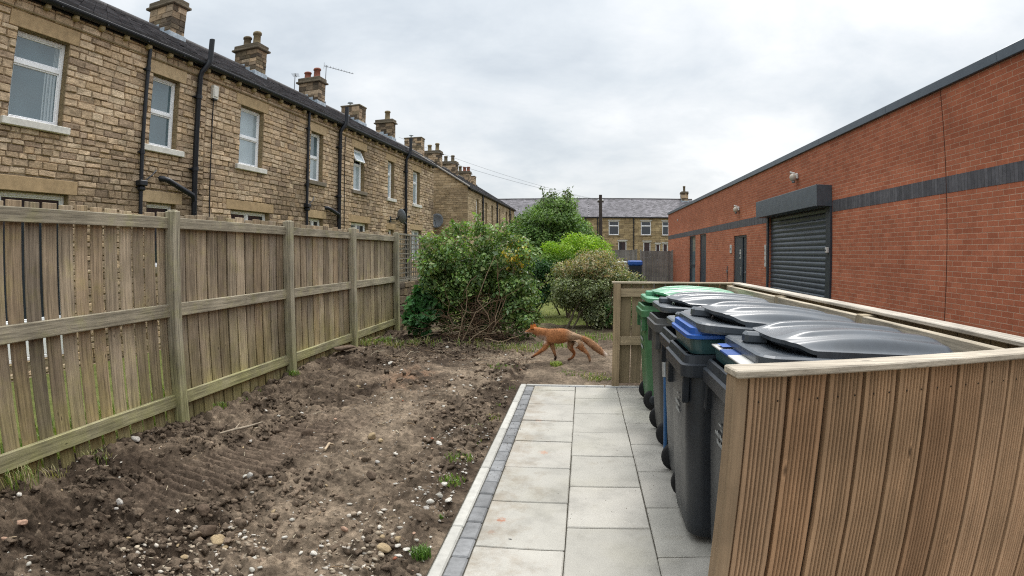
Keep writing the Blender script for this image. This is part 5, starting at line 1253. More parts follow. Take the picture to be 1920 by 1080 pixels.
def udoor(a, b, z1, label=None, glazed=False, ajar=False):
    mb = MB(); w = .07
    mb.box(XW + .03, XW + .11, a, a + w, 0, z1); mb.box(XW + .03, XW + .11, b - w, b, 0, z1); mb.box(XW + .03, XW + .11, a + w, b - w, z1 - w, z1)
    fr = upart(mb, 'door', M['anthracite'])
    inv = lambda m2, nm, mt: upart(m2, nm, mt, fr)
    if glazed:
        m2 = MB(); m2.box(XW + .06, XW + .09, a + w, a + w + .08, .0, z1 - w); m2.box(XW + .06, XW + .09, b - w - .35, b - w, .0, z1 - w); m2.box(XW + .06, XW + .09, a + w + .08, b - w - .35, .95, 1.08); inv(m2, 'leaf', M['anthracite'])
        m2 = MB(); m2.face([(XW + .07, b - w, .05), (XW + .07, a + w, .05), (XW + .07, a + w, z1 - w), (XW + .07, b - w, z1 - w)]); inv(m2, 'pane', M['glass'])
        m2 = MB(); m2.box(XW + .02, XW + .06, b - .3, b - .27, .9, 1.3, bev=.01); inv(m2, 'handle', M['metal'])
    elif ajar:
        m2 = MB(); m2.box(XW + .04, XW + .085, a + .62, b - w, .02, z1 - w, bev=.004); inv(m2, 'leaf', M['shutter'])
        m2 = MB(); m2.box(XW + .055, XW + .085, a + w, a + .48, .02, z1 - w, bev=.004); inv(m2, 'leaf', M['anthracite'])
        m2 = MB(); m2.box(XW + .10, XW + .11, a + .46, a + .64, .02, z1 - w); inv(m2, 'gap', M['blackgap'])
        m2 = MB(); m2.box(XW + .005, XW + .04, a + .68, a + .71, .86, 1.06, bev=.008); m2.box(XW + .005, XW + .02, a + .66, a + .74, 1.08, 1.14, bev=.004); inv(m2, 'handle', M['steel'])
        m2 = MB(); m2.box(XW + .015, XW + .05, a + .2, a + .26, .95, 1.0, bev=.008); inv(m2, 'handle', M['steel'])
        m2 = MB()
        for k in range(7):
            yy = a + .80 + (k % 3) * .06; zz = 1.72 - (k // 3) * .09; m2.box(XW + .0375, XW + .0395, yy, yy + .05, zz - .06, zz + .01)
        m2.box(XW + .0375, XW + .0395, a + .84, a + .96, 1.42, 1.47); inv(m2, 'notice', M['plate'])
    else:
        m2 = MB(); m2.box(XW + .05, XW + .09, a + w, b - w, .02, z1 - w, bev=.004); inv(m2, 'leaf', M['shutter'])
        m2 = MB(); m2.box(XW + .02, XW + .05, b - .2, b - .16, .95, 1.1, bev=.01); inv(m2, 'handle', M['metal'])
    m2 = MB(); m2.box(XW + .112, XW + .118, a, b, -.1, z1); inv(m2, 'backing', M['blackgap'])
udoor(18.0, 19.6, 2.2, ajar=True); udoor(24.1, 25.42, 2.45); udoor(26.4, 27.9, 2.45, glazed=True)
def wall_thing(name, label, cat, y, z, fn, group=None):
    t = thing(name, label, cat, (XW, y, z), 0, group); fn(t)
def lampfn(t):
    m2 = MB(); m2.box(-.06, 0, -.09, .09, -.05, .09, bev=.02); m2.tube([(-.03, .12, .10), (-.14, .16, .13)], .03, 8); m2.build('base', M['plate'], t)
    m2 = MB(); m2.lathe([(.02, -.10), (.06, -.092), (.085, -.045), (.088, 0), (.075, .045), (.03, .075), (.0, .08)], (-.12, 0, 0), 16); m2.build('globe', M['lampglass'], t)
    m2 = MB(); m2.lathe([(.035, -.15), (.045, -.135), (.045, -.10), (.03, -.09)], (-.11, 0, 0), 10); m2.build('sensor', M['metal'], t)
wall_thing('wall_lamp', 'round bulkhead lamp on the brick wall above the shutter hood', 'wall lamp', 13.5, 3.46, lampfn, 'bulkhead lamps on the brick wall')
wall_thing('wall_lamp', 'round bulkhead lamp on the brick wall above the half open door', 'wall lamp', 18.9, 3.08, lampfn, 'bulkhead lamps on the brick wall')
def platefn(h, w):
    def f(t):
        m2 = MB(); m2.box(-.03, 0, -w / 2, w / 2, -h / 2, h / 2, bev=.008); m2.build('cover', M['plate'], t)
        m2 = MB(); m2.box(-.034, -.0305, -w * .2, w * .2, -h * .15, h * .1, bev=.001); m2.build('button', M['metal'], t)
    return f
wall_thing('wall_plate', 'pale entry keypad left of the half open door', 'wall plate', 19.94, 1.75, platefn(.3, .22))
wall_thing('wall_plate', 'upper of two pale boxes at the left edge of the shutter', 'wall plate', 16.03, 1.69, platefn(.3, .12))
wall_thing('wall_plate', 'lower of two pale boxes at the left edge of the shutter', 'wall plate', 16.02, 1.37, platefn(.32, .12))
def switchfn(t):
    m2 = MB(); m2.box(-.06, -.0, -.05, .05, -.06, .06, bev=.01); m2.build('cover', M['plate'], t); m2 = MB(); m2.lathe([(.02, -.07), (.02, -.06)], (0, 0, 0), 8, axis='x'); m2.build('button', M['metal'], t)
t = thing('shutter_switch', 'small pale switch box on the right shutter guide', 'switch', (XW - .051, 11.6, 1.66)); switchfn(t)
def ventfn(t):
    m2 = MB(); m2.box(-.01, 0, -.12, .12, -.05, .05, bev=.003); m2.build('plate', M['plate'], t); m2 = MB()
    for k in range(4): m2.box(-.013, -.0105, -.1, .1, -.035 + k * .02, -.025 + k * .02)
    m2.build('louvres', M['metal'], t)
wall_thing('wall_vent', 'small pale vent high near the far corner of the brick wall', 'vent', 31.4, 3.46, ventfn)
def tapfn(t):
    m2 = MB(); m2.box(-.05, 0, -.05, .05, -.05, .05, bev=.01); m2.build('cover', M['metal'], t); m2 = MB(); m2.tube([(-.02, 0, .05), (-.02, 0, .2)], .015, 6); m2.tube([(-.02, 0, -.05), (-.02, 0, -1.0)], .015, 6); m2.build('conduit', M['metal'], t)
wall_thing('junction_box', 'small grey junction box with a conduit left of the half open door', 'junction box', 20.4, .95, tapfn)
# ------------------------------------------------------------------ vegetation
def leaf_mesh(name, P, Nn, size, col, mat, parent=None, aspect=.5, fold=.18):
    """one small folded leaf (two triangles) per point"""
    n = len(P); r_ = rng
    up = r_.normal(size=(n, 3)); a = up - Nn * (up * Nn).sum(1, keepdims=True); a /= np.linalg.norm(a, axis=1, keepdims=True) + 1e-9
    a[:, 2] -= .25; a /= np.linalg.norm(a, axis=1, keepdims=True); b = np.cross(Nn, a); b /= np.linalg.norm(b, axis=1, keepdims=True) + 1e-9
    L = size[:, None]; w = L * aspect * r_.uniform(.8, 1.2, (n, 1))
    base = P; tip = P + a * L; mid = P + a * L * .45 - Nn * L * fold * .0
    l = mid + b * w * .5 + Nn * L * fold; r = mid - b * w * .5 + Nn * L * fold
    V = np.stack([base, r, tip, l], 1).reshape(-1, 3); i0 = np.arange(n) * 4
    F = np.stack([np.stack([i0, i0 + 1, i0 + 2], -1), np.stack([i0, i0 + 2, i0 + 3], -1)], 1).reshape(-1, 3)
    return np_mesh(name, V, F, mat, fcol=np.repeat(col, 2, 0), parent=parent)
def crown_points(clumps, n, shell=.35, jitter=.12):
    """points through the outer part of many small clumps; returns position, outward normal and clump index"""
    cl = np.array(clumps, float); vol = (cl[:, 3] * cl[:, 4] * cl[:, 5]) ** .67; k = rng.choice(len(cl), n, p=vol / vol.sum())
    d = rng.normal(size=(n, 3)); d /= np.linalg.norm(d, axis=1, keepdims=True)
    r = 1 - shell * rng.random(n) ** 1.5
    r *= 1 + jitter * rng.normal(size=n)
    P = cl[k, :3] + d * cl[k, 3:6] * r[:, None]
    N_ = d * .8 + rng.normal(size=(n, 3)) * .45 + np.array([0, 0, .45]); N_ /= np.linalg.norm(N_, axis=1, keepdims=True)
    return P, N_, k
def make_clumps(c, R, n, rs, seed, shape=None, zmin=0, flat=1.0):
    r_ = np.random.default_rng(seed); out = []
    while len(out) < n:
        d = r_.normal(size=3); d /= np.linalg.norm(d); q = r_.random() ** .42
        p = np.array(c) + d * np.array(R) * q
        if p[2] < zmin: continue
        if shape and not shape(p): continue
        s = r_.uniform(*rs); out.append((*p, s * r_.uniform(.85, 1.25), s * r_.uniform(.85, 1.25), s * r_.uniform(.65, .95) * flat))
    return out
def branch(mb, a, b, r0, r1, wob=.06, n=6, c=(.16, .11, .07)):
    a = np.array(a, float); b = np.array(b, float); L = np.linalg.norm(b - a); pts = []; off = np.zeros(3)
    for k in range(n + 1):
        t = k / n; off = off + rng.normal(size=3) * wob * L / n * (1 if 0 < k < n else 0); pts.append(tuple(a + (b - a) * t + off * math.sin(PI * t)))
    mb.tube(pts, [lerp(r0, r1, k / n) for k in range(n + 1)], 6, c); return pts
def pick(pal, n, var=.25):
    p = np.array(pal); return p[rng.integers(0, len(p), n)] * rng.uniform(1 - var, 1 + var, (n, 1))

# big flowering shrub with a bare twiggy foot
def inA(p):
    x, z = p[0], p[2]
    prof = np.interp(z, [0, .35, .7, 1.1, 1.5, 1.85, 2.1], [.0, .6, .85, 1.0, 1.0, .75, .2])
    return True
sh = thing('flowering_shrub', 'large leafy shrub with bare brown stems at its foot and a yellowing patch', 'shrub', (-1.85, 9.75, 0))
cl = make_clumps((-1.9, 9.95, 1.22), (.86, .62, .72), 60, (.14, .26), 3, None, .62)
cl += make_clumps((-1.2, 9.85, .72), (.42, .45, .5), 26, (.12, .2), 4, None, .2)
cl += make_clumps((-2.62, 9.75, 1.35), (.34, .4, .5), 16, (.12, .2), 5, None, .9)
cl += make_clumps((-1.35, 9.9, 1.45), (.55, .5, .42), 22, (.12, .2), 6, None, .9)
cl += make_clumps((-1.9, 10.3, .62), (1.0, .35, .6), 44, (.16, .26), 7, None, .1) + make_clumps((-1.02, 9.75, .45), (.3, .35, .42), 22, (.11, .18), 71, None, .08) + make_clumps((-2.2, 9.7, 1.0), (.5, .25, .35), 18, (.1, .16), 72, None, .6) + make_clumps((-1.9, 9.95, .4), (.7, .2, .32), 16, (.1, .17), 73, None, .08)
cl += [(-1.95, 9.9, 1.98, .2, .2, .13), (-2.3, 9.9, 1.93, .2, .2, .12), (-1.6, 9.9, 1.92, .18, .2, .12)]
P, N_, k = crown_points(cl, 34000, .5)
ct = rng.uniform(.62, 1.35, len(cl))[k][:, None]
c = pick([(.125, .215, .062), (.17, .275, .075), (.09, .165, .052), (.225, .32, .105), (.145, .225, .10), (.20, .235, .085)], len(P)) * ct
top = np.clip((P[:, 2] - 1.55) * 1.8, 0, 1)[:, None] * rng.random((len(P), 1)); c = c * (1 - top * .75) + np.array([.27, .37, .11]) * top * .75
ye = (np.exp(-(((P[:, 0] + 1.12) / .20) ** 2 + ((P[:, 2] - 1.50) / .26) ** 2)) * (P[:, 1] < 10.1) > .30) & (rng.random(len(P)) < .28)
c[ye] = pick([(.55, .40, .05), (.62, .42, .07), (.40, .36, .06)], ye.sum())
fl = (P[:, 2] > 1.55) & (rng.random(len(P)) < .045); c[fl] = pick([(.58, .55, .40), (.5, .4, .3)], fl.sum())
SH_P, SH_N, SH_C = P, N_, c
SHOOTS = []
mb = MB()
for i in range(34):
    b0 = (-1.85 + rng.normal() * .26, 9.78 + rng.normal() * .15, 0); b1 = (b0[0] + rng.normal() * .45, b0[1] + rng.normal() * .25 + .05, rng.uniform(.7, 1.5))
    p = branch(mb, b0, b1, rng.uniform(.006, .015), .004, .35, 7, mixc((.15, .10, .062), (.34, .25, .17), random.random() ** 2))
    for q in range(2): j = random.randrange(2, 6); branch(mb, p[j], (p[j][0] + rng.normal() * .3, p[j][1] + rng.normal() * .2 - .08, p[j][2] + rng.uniform(0, .4)), .006, .002, .3, 4, (.24, .16, .1))
for i in range(120):      # tangle of dead stems spilling forward over the soil
    x0_ = rng.uniform(-2.5, -1.15); z0_ = abs(rng.normal()) * .28 + .05
    a_ = rng.uniform(-.9, .9); L_ = rng.uniform(.25, .8)
    branch(mb, (x0_, 9.45 + rng.random() * .3, z0_), (x0_ + L_ * math.cos(a_) * random.choice((-1, 1)), 9.35 + rng.random() * .35, max(.02, z0_ + L_ * math.sin(a_) * .6)), .0055, .002, .35, 6, random.choice([(.22, .145, .09), (.15, .095, .06), (.34, .26, .17), (.10, .065, .045), (.12, .075, .05)]))
for i in range(26):       # stray shoots that leave the rounded outline
    a_ = rng.uniform(0, PI); p0 = (-1.9 + .75 * math.cos(a_), 9.85, 1.25 + .6 * math.sin(a_)); k_ = rng.uniform(.18, .42)
    branch(mb, p0, (p0[0] + math.cos(a_) * k_, p0[1] - rng.uniform(0, .2), p0[2] + math.sin(a_) * k_ * .9), .006, .002, .25, 5, (.16, .15, .07)); SHOOTS.append((p0, (p0[0] + math.cos(a_) * k_, p0[1] - .1, p0[2] + math.sin(a_) * k_ * .9)))
for a_, b_ in (((-2.1, 9.35, .02), (-1.75, 9.3, 1.15)), ((-1.9, 9.35, .02), (-1.25, 9.3, .8)), ((-2.0, 9.3, .05), (-1.5, 9.28, .75)), ((-1.6, 9.2, .1), (-.95, 8.9, .22))): branch(mb, a_, b_, .009, .004, .3, 8, (.33, .25, .165))
for v in range(len(mb.v)): p = mb.v[v]; mb.v[v] = (p[0] + 1.85, p[1] - 9.75, p[2])
mb.build('stems', M['bark'], sh)
Ps = np.array([np.array(a_) + (np.array(b_) - np.array(a_)) * rng.uniform(.1, 1.05) + rng.normal(size=3) * .035 for a_, b_ in SHOOTS for _ in range(34)])
Ns = rng.normal(size=Ps.shape) + np.array([0, -.3, .6]); Ns /= np.linalg.norm(Ns, axis=1, keepdims=True)
P, N_, c = SH_P, SH_N, SH_C
P = np.concatenate([P, Ps]); N_ = np.concatenate([N_, Ns]); c = np.concatenate([c, pick([(.16, .26, .07), (.22, .31, .10), (.12, .21, .06)], len(Ps))])
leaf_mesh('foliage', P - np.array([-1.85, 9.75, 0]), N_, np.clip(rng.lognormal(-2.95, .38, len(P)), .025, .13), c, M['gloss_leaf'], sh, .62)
# low bright plant at the foot of the trellis
lp = thing('hydrangea', 'low broad leaved green plant in front of the lattice trellis foot', 'plant', (-2.83, 9.75, 0))
cl = make_clumps((0, 0, .48), (.27, .25, .40), 26, (.08, .15), 8, None, .1) + make_clumps((.12, .1, .95), (.2, .2, .25), 8, (.08, .13), 9)
P, N_, k = crown_points(cl, 1500, .5); c = pick([(.065, .19, .06), (.05, .15, .045), (.09, .22, .07)], len(P)) * rng.uniform(.7, 1.25, len(cl))[k][:, None]
leaf_mesh('foliage', P, N_, rng.uniform(.08, .15, len(P)), c, M['gloss_leaf'], lp, .72)
mb = MB()
for i in range(10): branch(mb, (rng.normal() * .05, rng.normal() * .05, 0), (rng.normal() * .16, rng.normal() * .15, rng.uniform(.4, .8)), .009, .004, .2, 5, (.2, .17, .08))
mb.build('stems', M['bark'], lp)

# olive, slightly variegated rounded shrub
ol = thing('rounded_shrub', 'rounded olive green shrub with small pale edged leaves and reddish tips, behind the fox', 'shrub', (.3, 12.0, 0))
cl = make_clumps((.25, 12.1, .88), (.92, .78, .68), 150, (.14, .23), 13, None, .1) + make_clumps((-.25, 12.0, .92), (.38, .5, .5), 26, (.13, .19), 14, None, .35) + make_clumps((.62, 11.75, .30), (.65, .4, .3), 60, (.12, .2), 15, None, .05) + make_clumps((.85, 12.1, .85), (.35, .5, .45), 22, (.13, .2), 16, None, .2)
P, N_, k = crown_points(cl, 40000, .45); ct = rng.uniform(.7, 1.3, len(cl))[k][:, None]
c = pick([(.18, .215, .095), (.23, .26, .125), (.14, .175, .075), (.32, .335, .20), (.20, .24, .135)], len(P)) * ct
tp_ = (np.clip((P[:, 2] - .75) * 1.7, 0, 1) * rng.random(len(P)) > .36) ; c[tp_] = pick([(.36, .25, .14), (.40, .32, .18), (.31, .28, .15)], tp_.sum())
lowg = (P[:, 2] < .5) & (P[:, 0] > .5); c[lowg] = pick([(.09, .19, .06), (.13, .25, .085), (.16, .21, .09)], lowg.sum())
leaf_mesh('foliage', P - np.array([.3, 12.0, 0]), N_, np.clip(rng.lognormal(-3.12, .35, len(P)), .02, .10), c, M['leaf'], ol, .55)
mb = MB()
for i in range(16):
    x0_ = rng.uniform(-.35, .3); branch(mb, (x0_ * .6, rng.normal() * .12 - .2, -.05), (x0_ * 1.6 + rng.normal() * .3, rng.normal() * .3 - .15, rng.uniform(.5, 1.0)), rng.uniform(.014, .03), .006, .2, 6, (.13, .10, .07))
branch(mb, (-.62, -.45, -.05), (-.30, -.3, .62), .032, .014, .15, 6, (.12, .10, .07)); branch(mb, (-.50, -.45, -.05), (-.05, -.3, .55), .022, .01, .15, 6, (.12, .10, .07))
mb.build('stems', M['bark'], ol)
# clipped lime green hedge plant behind it
li = thing('lime_shrub', 'domed shrub with bright lime green top between the olive shrub and the tree', 'shrub', (-.1, 14.6, 0))
cl = make_clumps((-.11, 14.7, 1.10), (1.02, .8, .88), 110, (.16, .24), 23, None, .1) + make_clumps((-.11, 14.6, 1.35), (.95, .7, .6), 50, (.16, .22), 24, None, 1.0)
P, N_, k = crown_points(cl, 27000, .36); ct = rng.uniform(.75, 1.25, len(cl))[k][:, None]
c = pick([(.05, .12, .025), (.06, .15, .03), (.04, .10, .03)], len(P)) * ct
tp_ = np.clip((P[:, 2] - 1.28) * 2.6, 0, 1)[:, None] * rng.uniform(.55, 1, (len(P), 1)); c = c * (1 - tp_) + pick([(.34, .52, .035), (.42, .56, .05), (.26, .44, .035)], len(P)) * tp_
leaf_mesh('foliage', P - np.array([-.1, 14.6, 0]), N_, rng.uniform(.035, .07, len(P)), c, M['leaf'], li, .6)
mb = MB()
for i in range(9): branch(mb, (rng.normal() * .2, rng.normal() * .2, -.1), (rng.normal() * .5, rng.normal() * .4, rng.uniform(.8, 1.4)), .025, .008, .2, 6, (.12, .09, .06))
mb.build('stems', M['bark'], li)
# dark bush filling the gap at the left of the lime one
dk = thing('dark_bush', 'dark green bush in the gap between the flowering shrub and the olive shrub', 'shrub', (-1.15, 14.2, 0))
cl = make_clumps((.02, 0, .8), (.45, .5, .75), 40, (.14, .22), 33, None, .3) + make_clumps((-.05, .2, 1.1), (.4, .5, .3), 16, (.14, .2), 34, None, .8)
P, N_, k = crown_points(cl, 6500, .5); c = pick([(.03, .08, .025), (.04, .10, .03), (.05, .12, .04)], len(P)) * rng.uniform(.7, 1.3, len(cl))[k][:, None]
leaf_mesh('foliage', P, N_, rng.uniform(.04, .08, len(P)), c, M['leaf'], dk, .6)
mb = MB()
for i in range(7): branch(mb, (rng.normal() * .1, rng.normal() * .1, -.1), (rng.normal() * .25, rng.normal() * .25, rng.uniform(.5, 1.2)), .022, .008, .2, 6, (.1, .08, .06))
mb.build('stems', M['bark'], dk)
# the tree
tr_ = thing('garden_tree', 'broad green garden tree rising above the shrubs in front of the end terrace', 'tree', (-1.2, 22, -.1))
cl = make_clumps((0.1, 0, 2.5), (1.35, 1.3, 1.5), 90, (.28, .46), 43, None, .8) + make_clumps((-.95, -.2, 2.05), (.85, .9, 1.05), 60, (.26, .40), 44, None, .7) + make_clumps((.9, 0, 2.1), (.8, .9, 1.1), 55, (.26, .40), 45, None, .6) + make_clumps((.1, 0, 3.0), (1.15, .9, .85), 60, (.26, .42), 46, None, 1.0)
mb = MB(); sprays = []
for i in range(15):       # thin leading shoots that break the skyline
    x0_ = rng.uniform(-.75, .75); p0 = (x0_, rng.normal() * .4, 3.5); p1 = (x0_ * 1.1 + rng.normal() * .05, p0[1], rng.uniform(3.9, 4.25) - abs(x0_) * .2); pts = branch(mb, p0, p1, .012, .005, .08, 5, (.12, .09, .06))
    for q in pts[2:]:
        for _ in range(7): sprays.append(np.array(q) + rng.normal(size=3) * .05)
for i in range(9): a_ = rng.uniform(0, 6.28); branch(mb, (0, 0, rng.uniform(.5, 1.2)), (math.cos(a_) * rng.uniform(.4, 1.1), math.sin(a_) * .8, rng.uniform(2, 3.4)), .07, .015, .2, 7, (.11, .085, .06))
mb.tube([(0, 0, -.1), (.03, 0, .5), (-.02, 0, 1.2), (.05, 0, 2.2)], [.17, .14, .12, .06], 10, (.12, .095, .07)); mb.build('trunk', M['bark'], tr_)
P, N_, k = crown_points(cl, 42000, .45, .16); ct = rng.uniform(.65, 1.4, len(cl))[k][:, None]
c = pick([(.105, .19, .05), (.135, .23, .06), (.075, .145, .042), (.185, .275, .085)], len(P)) * ct
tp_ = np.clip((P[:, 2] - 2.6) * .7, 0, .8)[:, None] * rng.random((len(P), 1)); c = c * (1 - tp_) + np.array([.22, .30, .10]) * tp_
Ps = np.array(sprays); Ns = rng.normal(size=Ps.shape) + np.array([0, 0, .5]); Ns /= np.linalg.norm(Ns, axis=1, keepdims=True)
P = np.concatenate([P, Ps]); N_ = np.concatenate([N_, Ns]); c = np.concatenate([c, pick([(.10, .14, .07), (.14, .18, .09)], len(Ps))])
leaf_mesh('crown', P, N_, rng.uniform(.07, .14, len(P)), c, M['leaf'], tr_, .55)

# ------------------------------------------------------------------ the fox, trotting to the left
FX, FY = -.17, 7.83
fox = thing('fox', 'red fox trotting left across the bare soil with one foreleg lifted and its tail trailing', 'fox', (FX, FY, 0))
me = bpy.data.meshes.new('fox_skeleton')
J = {}; verts = []; radii = []; edges = []
def jn(name, x, y, z, rx, rz=None):
    J[name] = len(verts); verts.append((x - FX, y, z)); radii.append((rx, rz or rx))
def bone(*ns):
    for a, b in zip(ns[:-1], ns[1:]): edges.append((J[a], J[b]))
jn('pelvis', -.09, 0, .365, .062, .075); jn('loin', -.19, 0, .372, .062, .084); jn('rib', -.31, 0, .362, .068, .100); jn('chest', -.42, 0, .358, .066, .102); jn('neck0', -.51, 0, .382, .055, .080); jn('neck1', -.58, 0, .410, .050, .066)
jn('skull', -.665, 0, .443, .046, .045); jn('face', -.712, 0, .436, .038, .036); jn('muzzle', -.755, 0, .418, .021, .021); jn('nose', -.80, 0, .404, .011, .012)
bone('pelvis', 'loin', 'rib', 'chest', 'neck0', 'neck1', 'skull', 'face', 'muzzle', 'nose')
jn('tail0', -.01, 0, .355, .034); jn('tail1', .06, 0, .32, .036); jn('tail2', .14, .005, .262, .043); jn('tail3', .22, .01, .20, .046); jn('tail4', .30, .012, .138, .036); jn('tail5', .37, .015, .088, .02)
bone('pelvis', 'tail0', 'tail1', 'tail2', 'tail3', 'tail4', 'tail5')
# lead foreleg reaching forward (near side), other foreleg planted
jn('sh1', -.475, -.035, .30, .040, .05); jn('el1', -.50, -.045, .20, .028); jn('ca1', -.585, -.05, .135, .019); jn('wr1', -.655, -.05, .085, .014); jn('pa1', -.70, -.05, .058, .016)
bone('chest', 'sh1', 'el1', 'ca1', 'wr1', 'pa1')
jn('sh2', -.425, .035, .29, .038, .048); jn('el2', -.40, .045, .205, .027); jn('ca2', -.375, .045, .125, .018); jn('wr2', -.352, .045, .055, .014); jn('pa2', -.368, .045, .014, .016)
bone('chest', 'sh2', 'el2', 'ca2', 'wr2', 'pa2')
# hind legs: far one forward, near one pushing off
jn('hip1', -.125, .042, .31, .05, .06); jn('kn1', -.160, .05, .205, .034); jn('ho1', -.085, .05, .112, .017); jn('mt1', -.118, .05, .05, .014); jn('tp1', -.185, .05, .014, .015)
bone('pelvis', 'hip1', 'kn1', 'ho1', 'mt1', 'tp1')
jn('hip2', -.06, -.04, .31, .052, .065); jn('kn2', .012, -.05, .205, .034); jn('ho2', .095, -.05, .135, .017); jn('mt2', .122, -.05, .065, .014); jn('tp2', .128, -.05, .014, .015)
bone('pelvis', 'hip2', 'kn2', 'ho2', 'mt2', 'tp2')
me.from_pydata(verts, edges, []); sk = bpy.data.objects.new('fox_skeleton', me); COL.objects.link(sk)
sk.modifiers.new('skin', 'SKIN')
for i, sv in enumerate(me.skin_vertices[0].data): sv.radius = tuple(q * ((1.48 if i < 5 else 1.2 if i < 16 else 1.22) if i not in (7, 8, 9) else 1.0) for q in radii[i]); sv.use_root = (i == 0)
sk.modifiers['skin'].use_smooth_shade = True; sk.modifiers['skin'].branch_smoothing = .6
sb = sk.modifiers.new('sub', 'SUBSURF'); sb.levels = 2; sb.render_levels = 2
dg = bpy.context.evaluated_depsgraph_get(); dg.update()
fm = bpy.data.meshes.new_from_object(sk.evaluated_get(dg)); bpy.data.objects.remove(sk)
V = np.array([v.co[:] for v in fm.vertices]); x = V[:, 0] + FX; z = V[:, 2]; y = V[:, 1]
nzc = fbm(x * 30, z * 30 + y * 20, 3, 3)[:, None]
red_ = np.array([.35, .148, .060]); pale = np.array([.50, .36, .22]); greyc = np.array([.33, .25, .165]); darkc = np.array([.035, .022, .016]); white = np.array([.60, .52, .44]); deep = np.array([.33, .105, .03])
cc = np.tile(red_, (len(V), 1)); S = lambda t: (np.clip(t, 0, 1)[:, None])
def blend(w, c): 
    global cc
    cc = cc * (1 - w) + c * w
blend(S((.30 - z) / .05) * S((-.12 - x) / .05) * S((x + .46) / .05) * .55, pale)                   # paler belly
blend(S((x + .23) / .10) * S((.04 - x) / .05) * S((z - .22) / .06) * .75, greyc)                     # grizzled rump
blend(S((-.47 - x) / .05) * S((.385 - z) / .03 + (x + .55) * -2.0) * S((z - .24) / .04) * .8, white)   # throat
blend(S((-.66 - x) / .03) * S((.423 - z) / .012) * .85, white)                                      # cheeks
blend(S((-.785 - x) / .01), np.array([.02, .015, .012]))
leg = S((.20 - z) / .07) * S((.17 - x) / .02) * S((.16 - x) / .02)
blend(leg * .55, deep); blend(S((.13 - z) / .07) * S((-.25 - x) / .03), darkc); blend(S((.08 - z) / .06) * S((.16 - x) / .02) * .85, darkc)
blend(S((x - .02) / .08) * .35, greyc); blend(S((x - .30) / .05), white)
cc = cc * (.6 + .8 * nzc)
at = fm.attributes.new('Col', 'FLOAT_COLOR', 'POINT'); arr = np.ones((len(V), 4), np.float32); arr[:, :3] = cc; at.data.foreach_set('color', arr.ravel())
fm.materials.clear(); fm.materials.append(M['fur'])
for pl_ in fm.polygons: pl_.use_smooth = True
fb = link('body', fm, fox)
# short guard hairs lying back along the body break up its outline; longest on the tail and breeches
fmv = np.array([p.center[:] for p in fm.polygons]); fmn = np.array([p.normal[:] for p in fm.polygons]); fma = np.array([p.area for p in fm.polygons]); fmi = np.array([p.vertices[0] for p in fm.polygons])
hk = rng.choice(len(fmv), 9000, p=fma / fma.sum()); hp = fmv[hk] + rng.normal(size=(9000, 3)) * .008; hx = hp[:, 0] + FX
hl = np.where(hx > .0, .022, .016) * rng.uniform(.6, 1.3, 9000); hl = np.where((hp[:, 2] < .17) & (hx < .17), .007, hl); hl = np.where(hx > .22, hl * .6, hl); hl = np.where(hx < -.66, .008, hl)
flow = np.where((hp[:, 2] < .24)[:, None] & (hx < .1)[:, None], np.array([.15, 0, -1.0]), np.where((hx > -.02)[:, None], np.array([.85, 0, -.5]), np.array([1.0, 0, -.22]))) + fmn[hk] * .34 + rng.normal(size=(9000, 3)) * .14
flow /= np.linalg.norm(flow, axis=1, keepdims=True); side = np.cross(flow, fmn[hk]); side /= np.linalg.norm(side, axis=1, keepdims=True) + 1e-9
HV = np.stack([hp - side * .0022, hp + side * .0022, hp + flow * hl[:, None]], 1).reshape(-1, 3); HF = np.arange(27000).reshape(-1, 3)
np_mesh('fur', HV, HF, M['fur'], fcol=cc[fmi[hk]] * rng.uniform(.65, 1.4, (9000, 1)), parent=fox)
def ear(yy, x0_):
    mb = MB(); b = [(x0_ - .026, yy - .026, .475), (x0_ + .030, yy - .024, .468), (x0_ + .030, yy + .026, .468), (x0_ - .026, yy + .024, .475)]; t_ = (x0_ - .014, yy * 1.35, .585); m_ = [tuple(lerp(q, w, .5) + (0 if i != 1 else (.006 if yy > 0 else -.006) * 0) for i, (q, w) in enumerate(zip(p, t_))) for p in b]
    c0, c1 = (.40, .13, .03), (.05, .03, .022)
    for i in range(4):
        j = (i + 1) % 4; col_ = (.42, .30, .2) if i == 3 else c0
        mb.face([b[i], b[j], m_[j], m_[i]], col_, smooth=True); mb.face([m_[i], m_[j], t_], (.25, .16, .1) if i == 3 else c1, smooth=True)
    mb.v = [(p[0] - FX, p[1], p[2]) for p in mb.v]; mb.build('ear', M['fur'], fox)
ear(-.036, -.684); ear(.038, -.652)
for s in (-1, 1):
    mb = MB(); mb.lathe([(.0005, -.004), (.006, -.002), (.006, .002), (.0005, .004)], (-.728 - FX, s * .034, .447), 8, (.03, .02, .01), axis='y'); mb.build('eye', M['rubber'], fox)

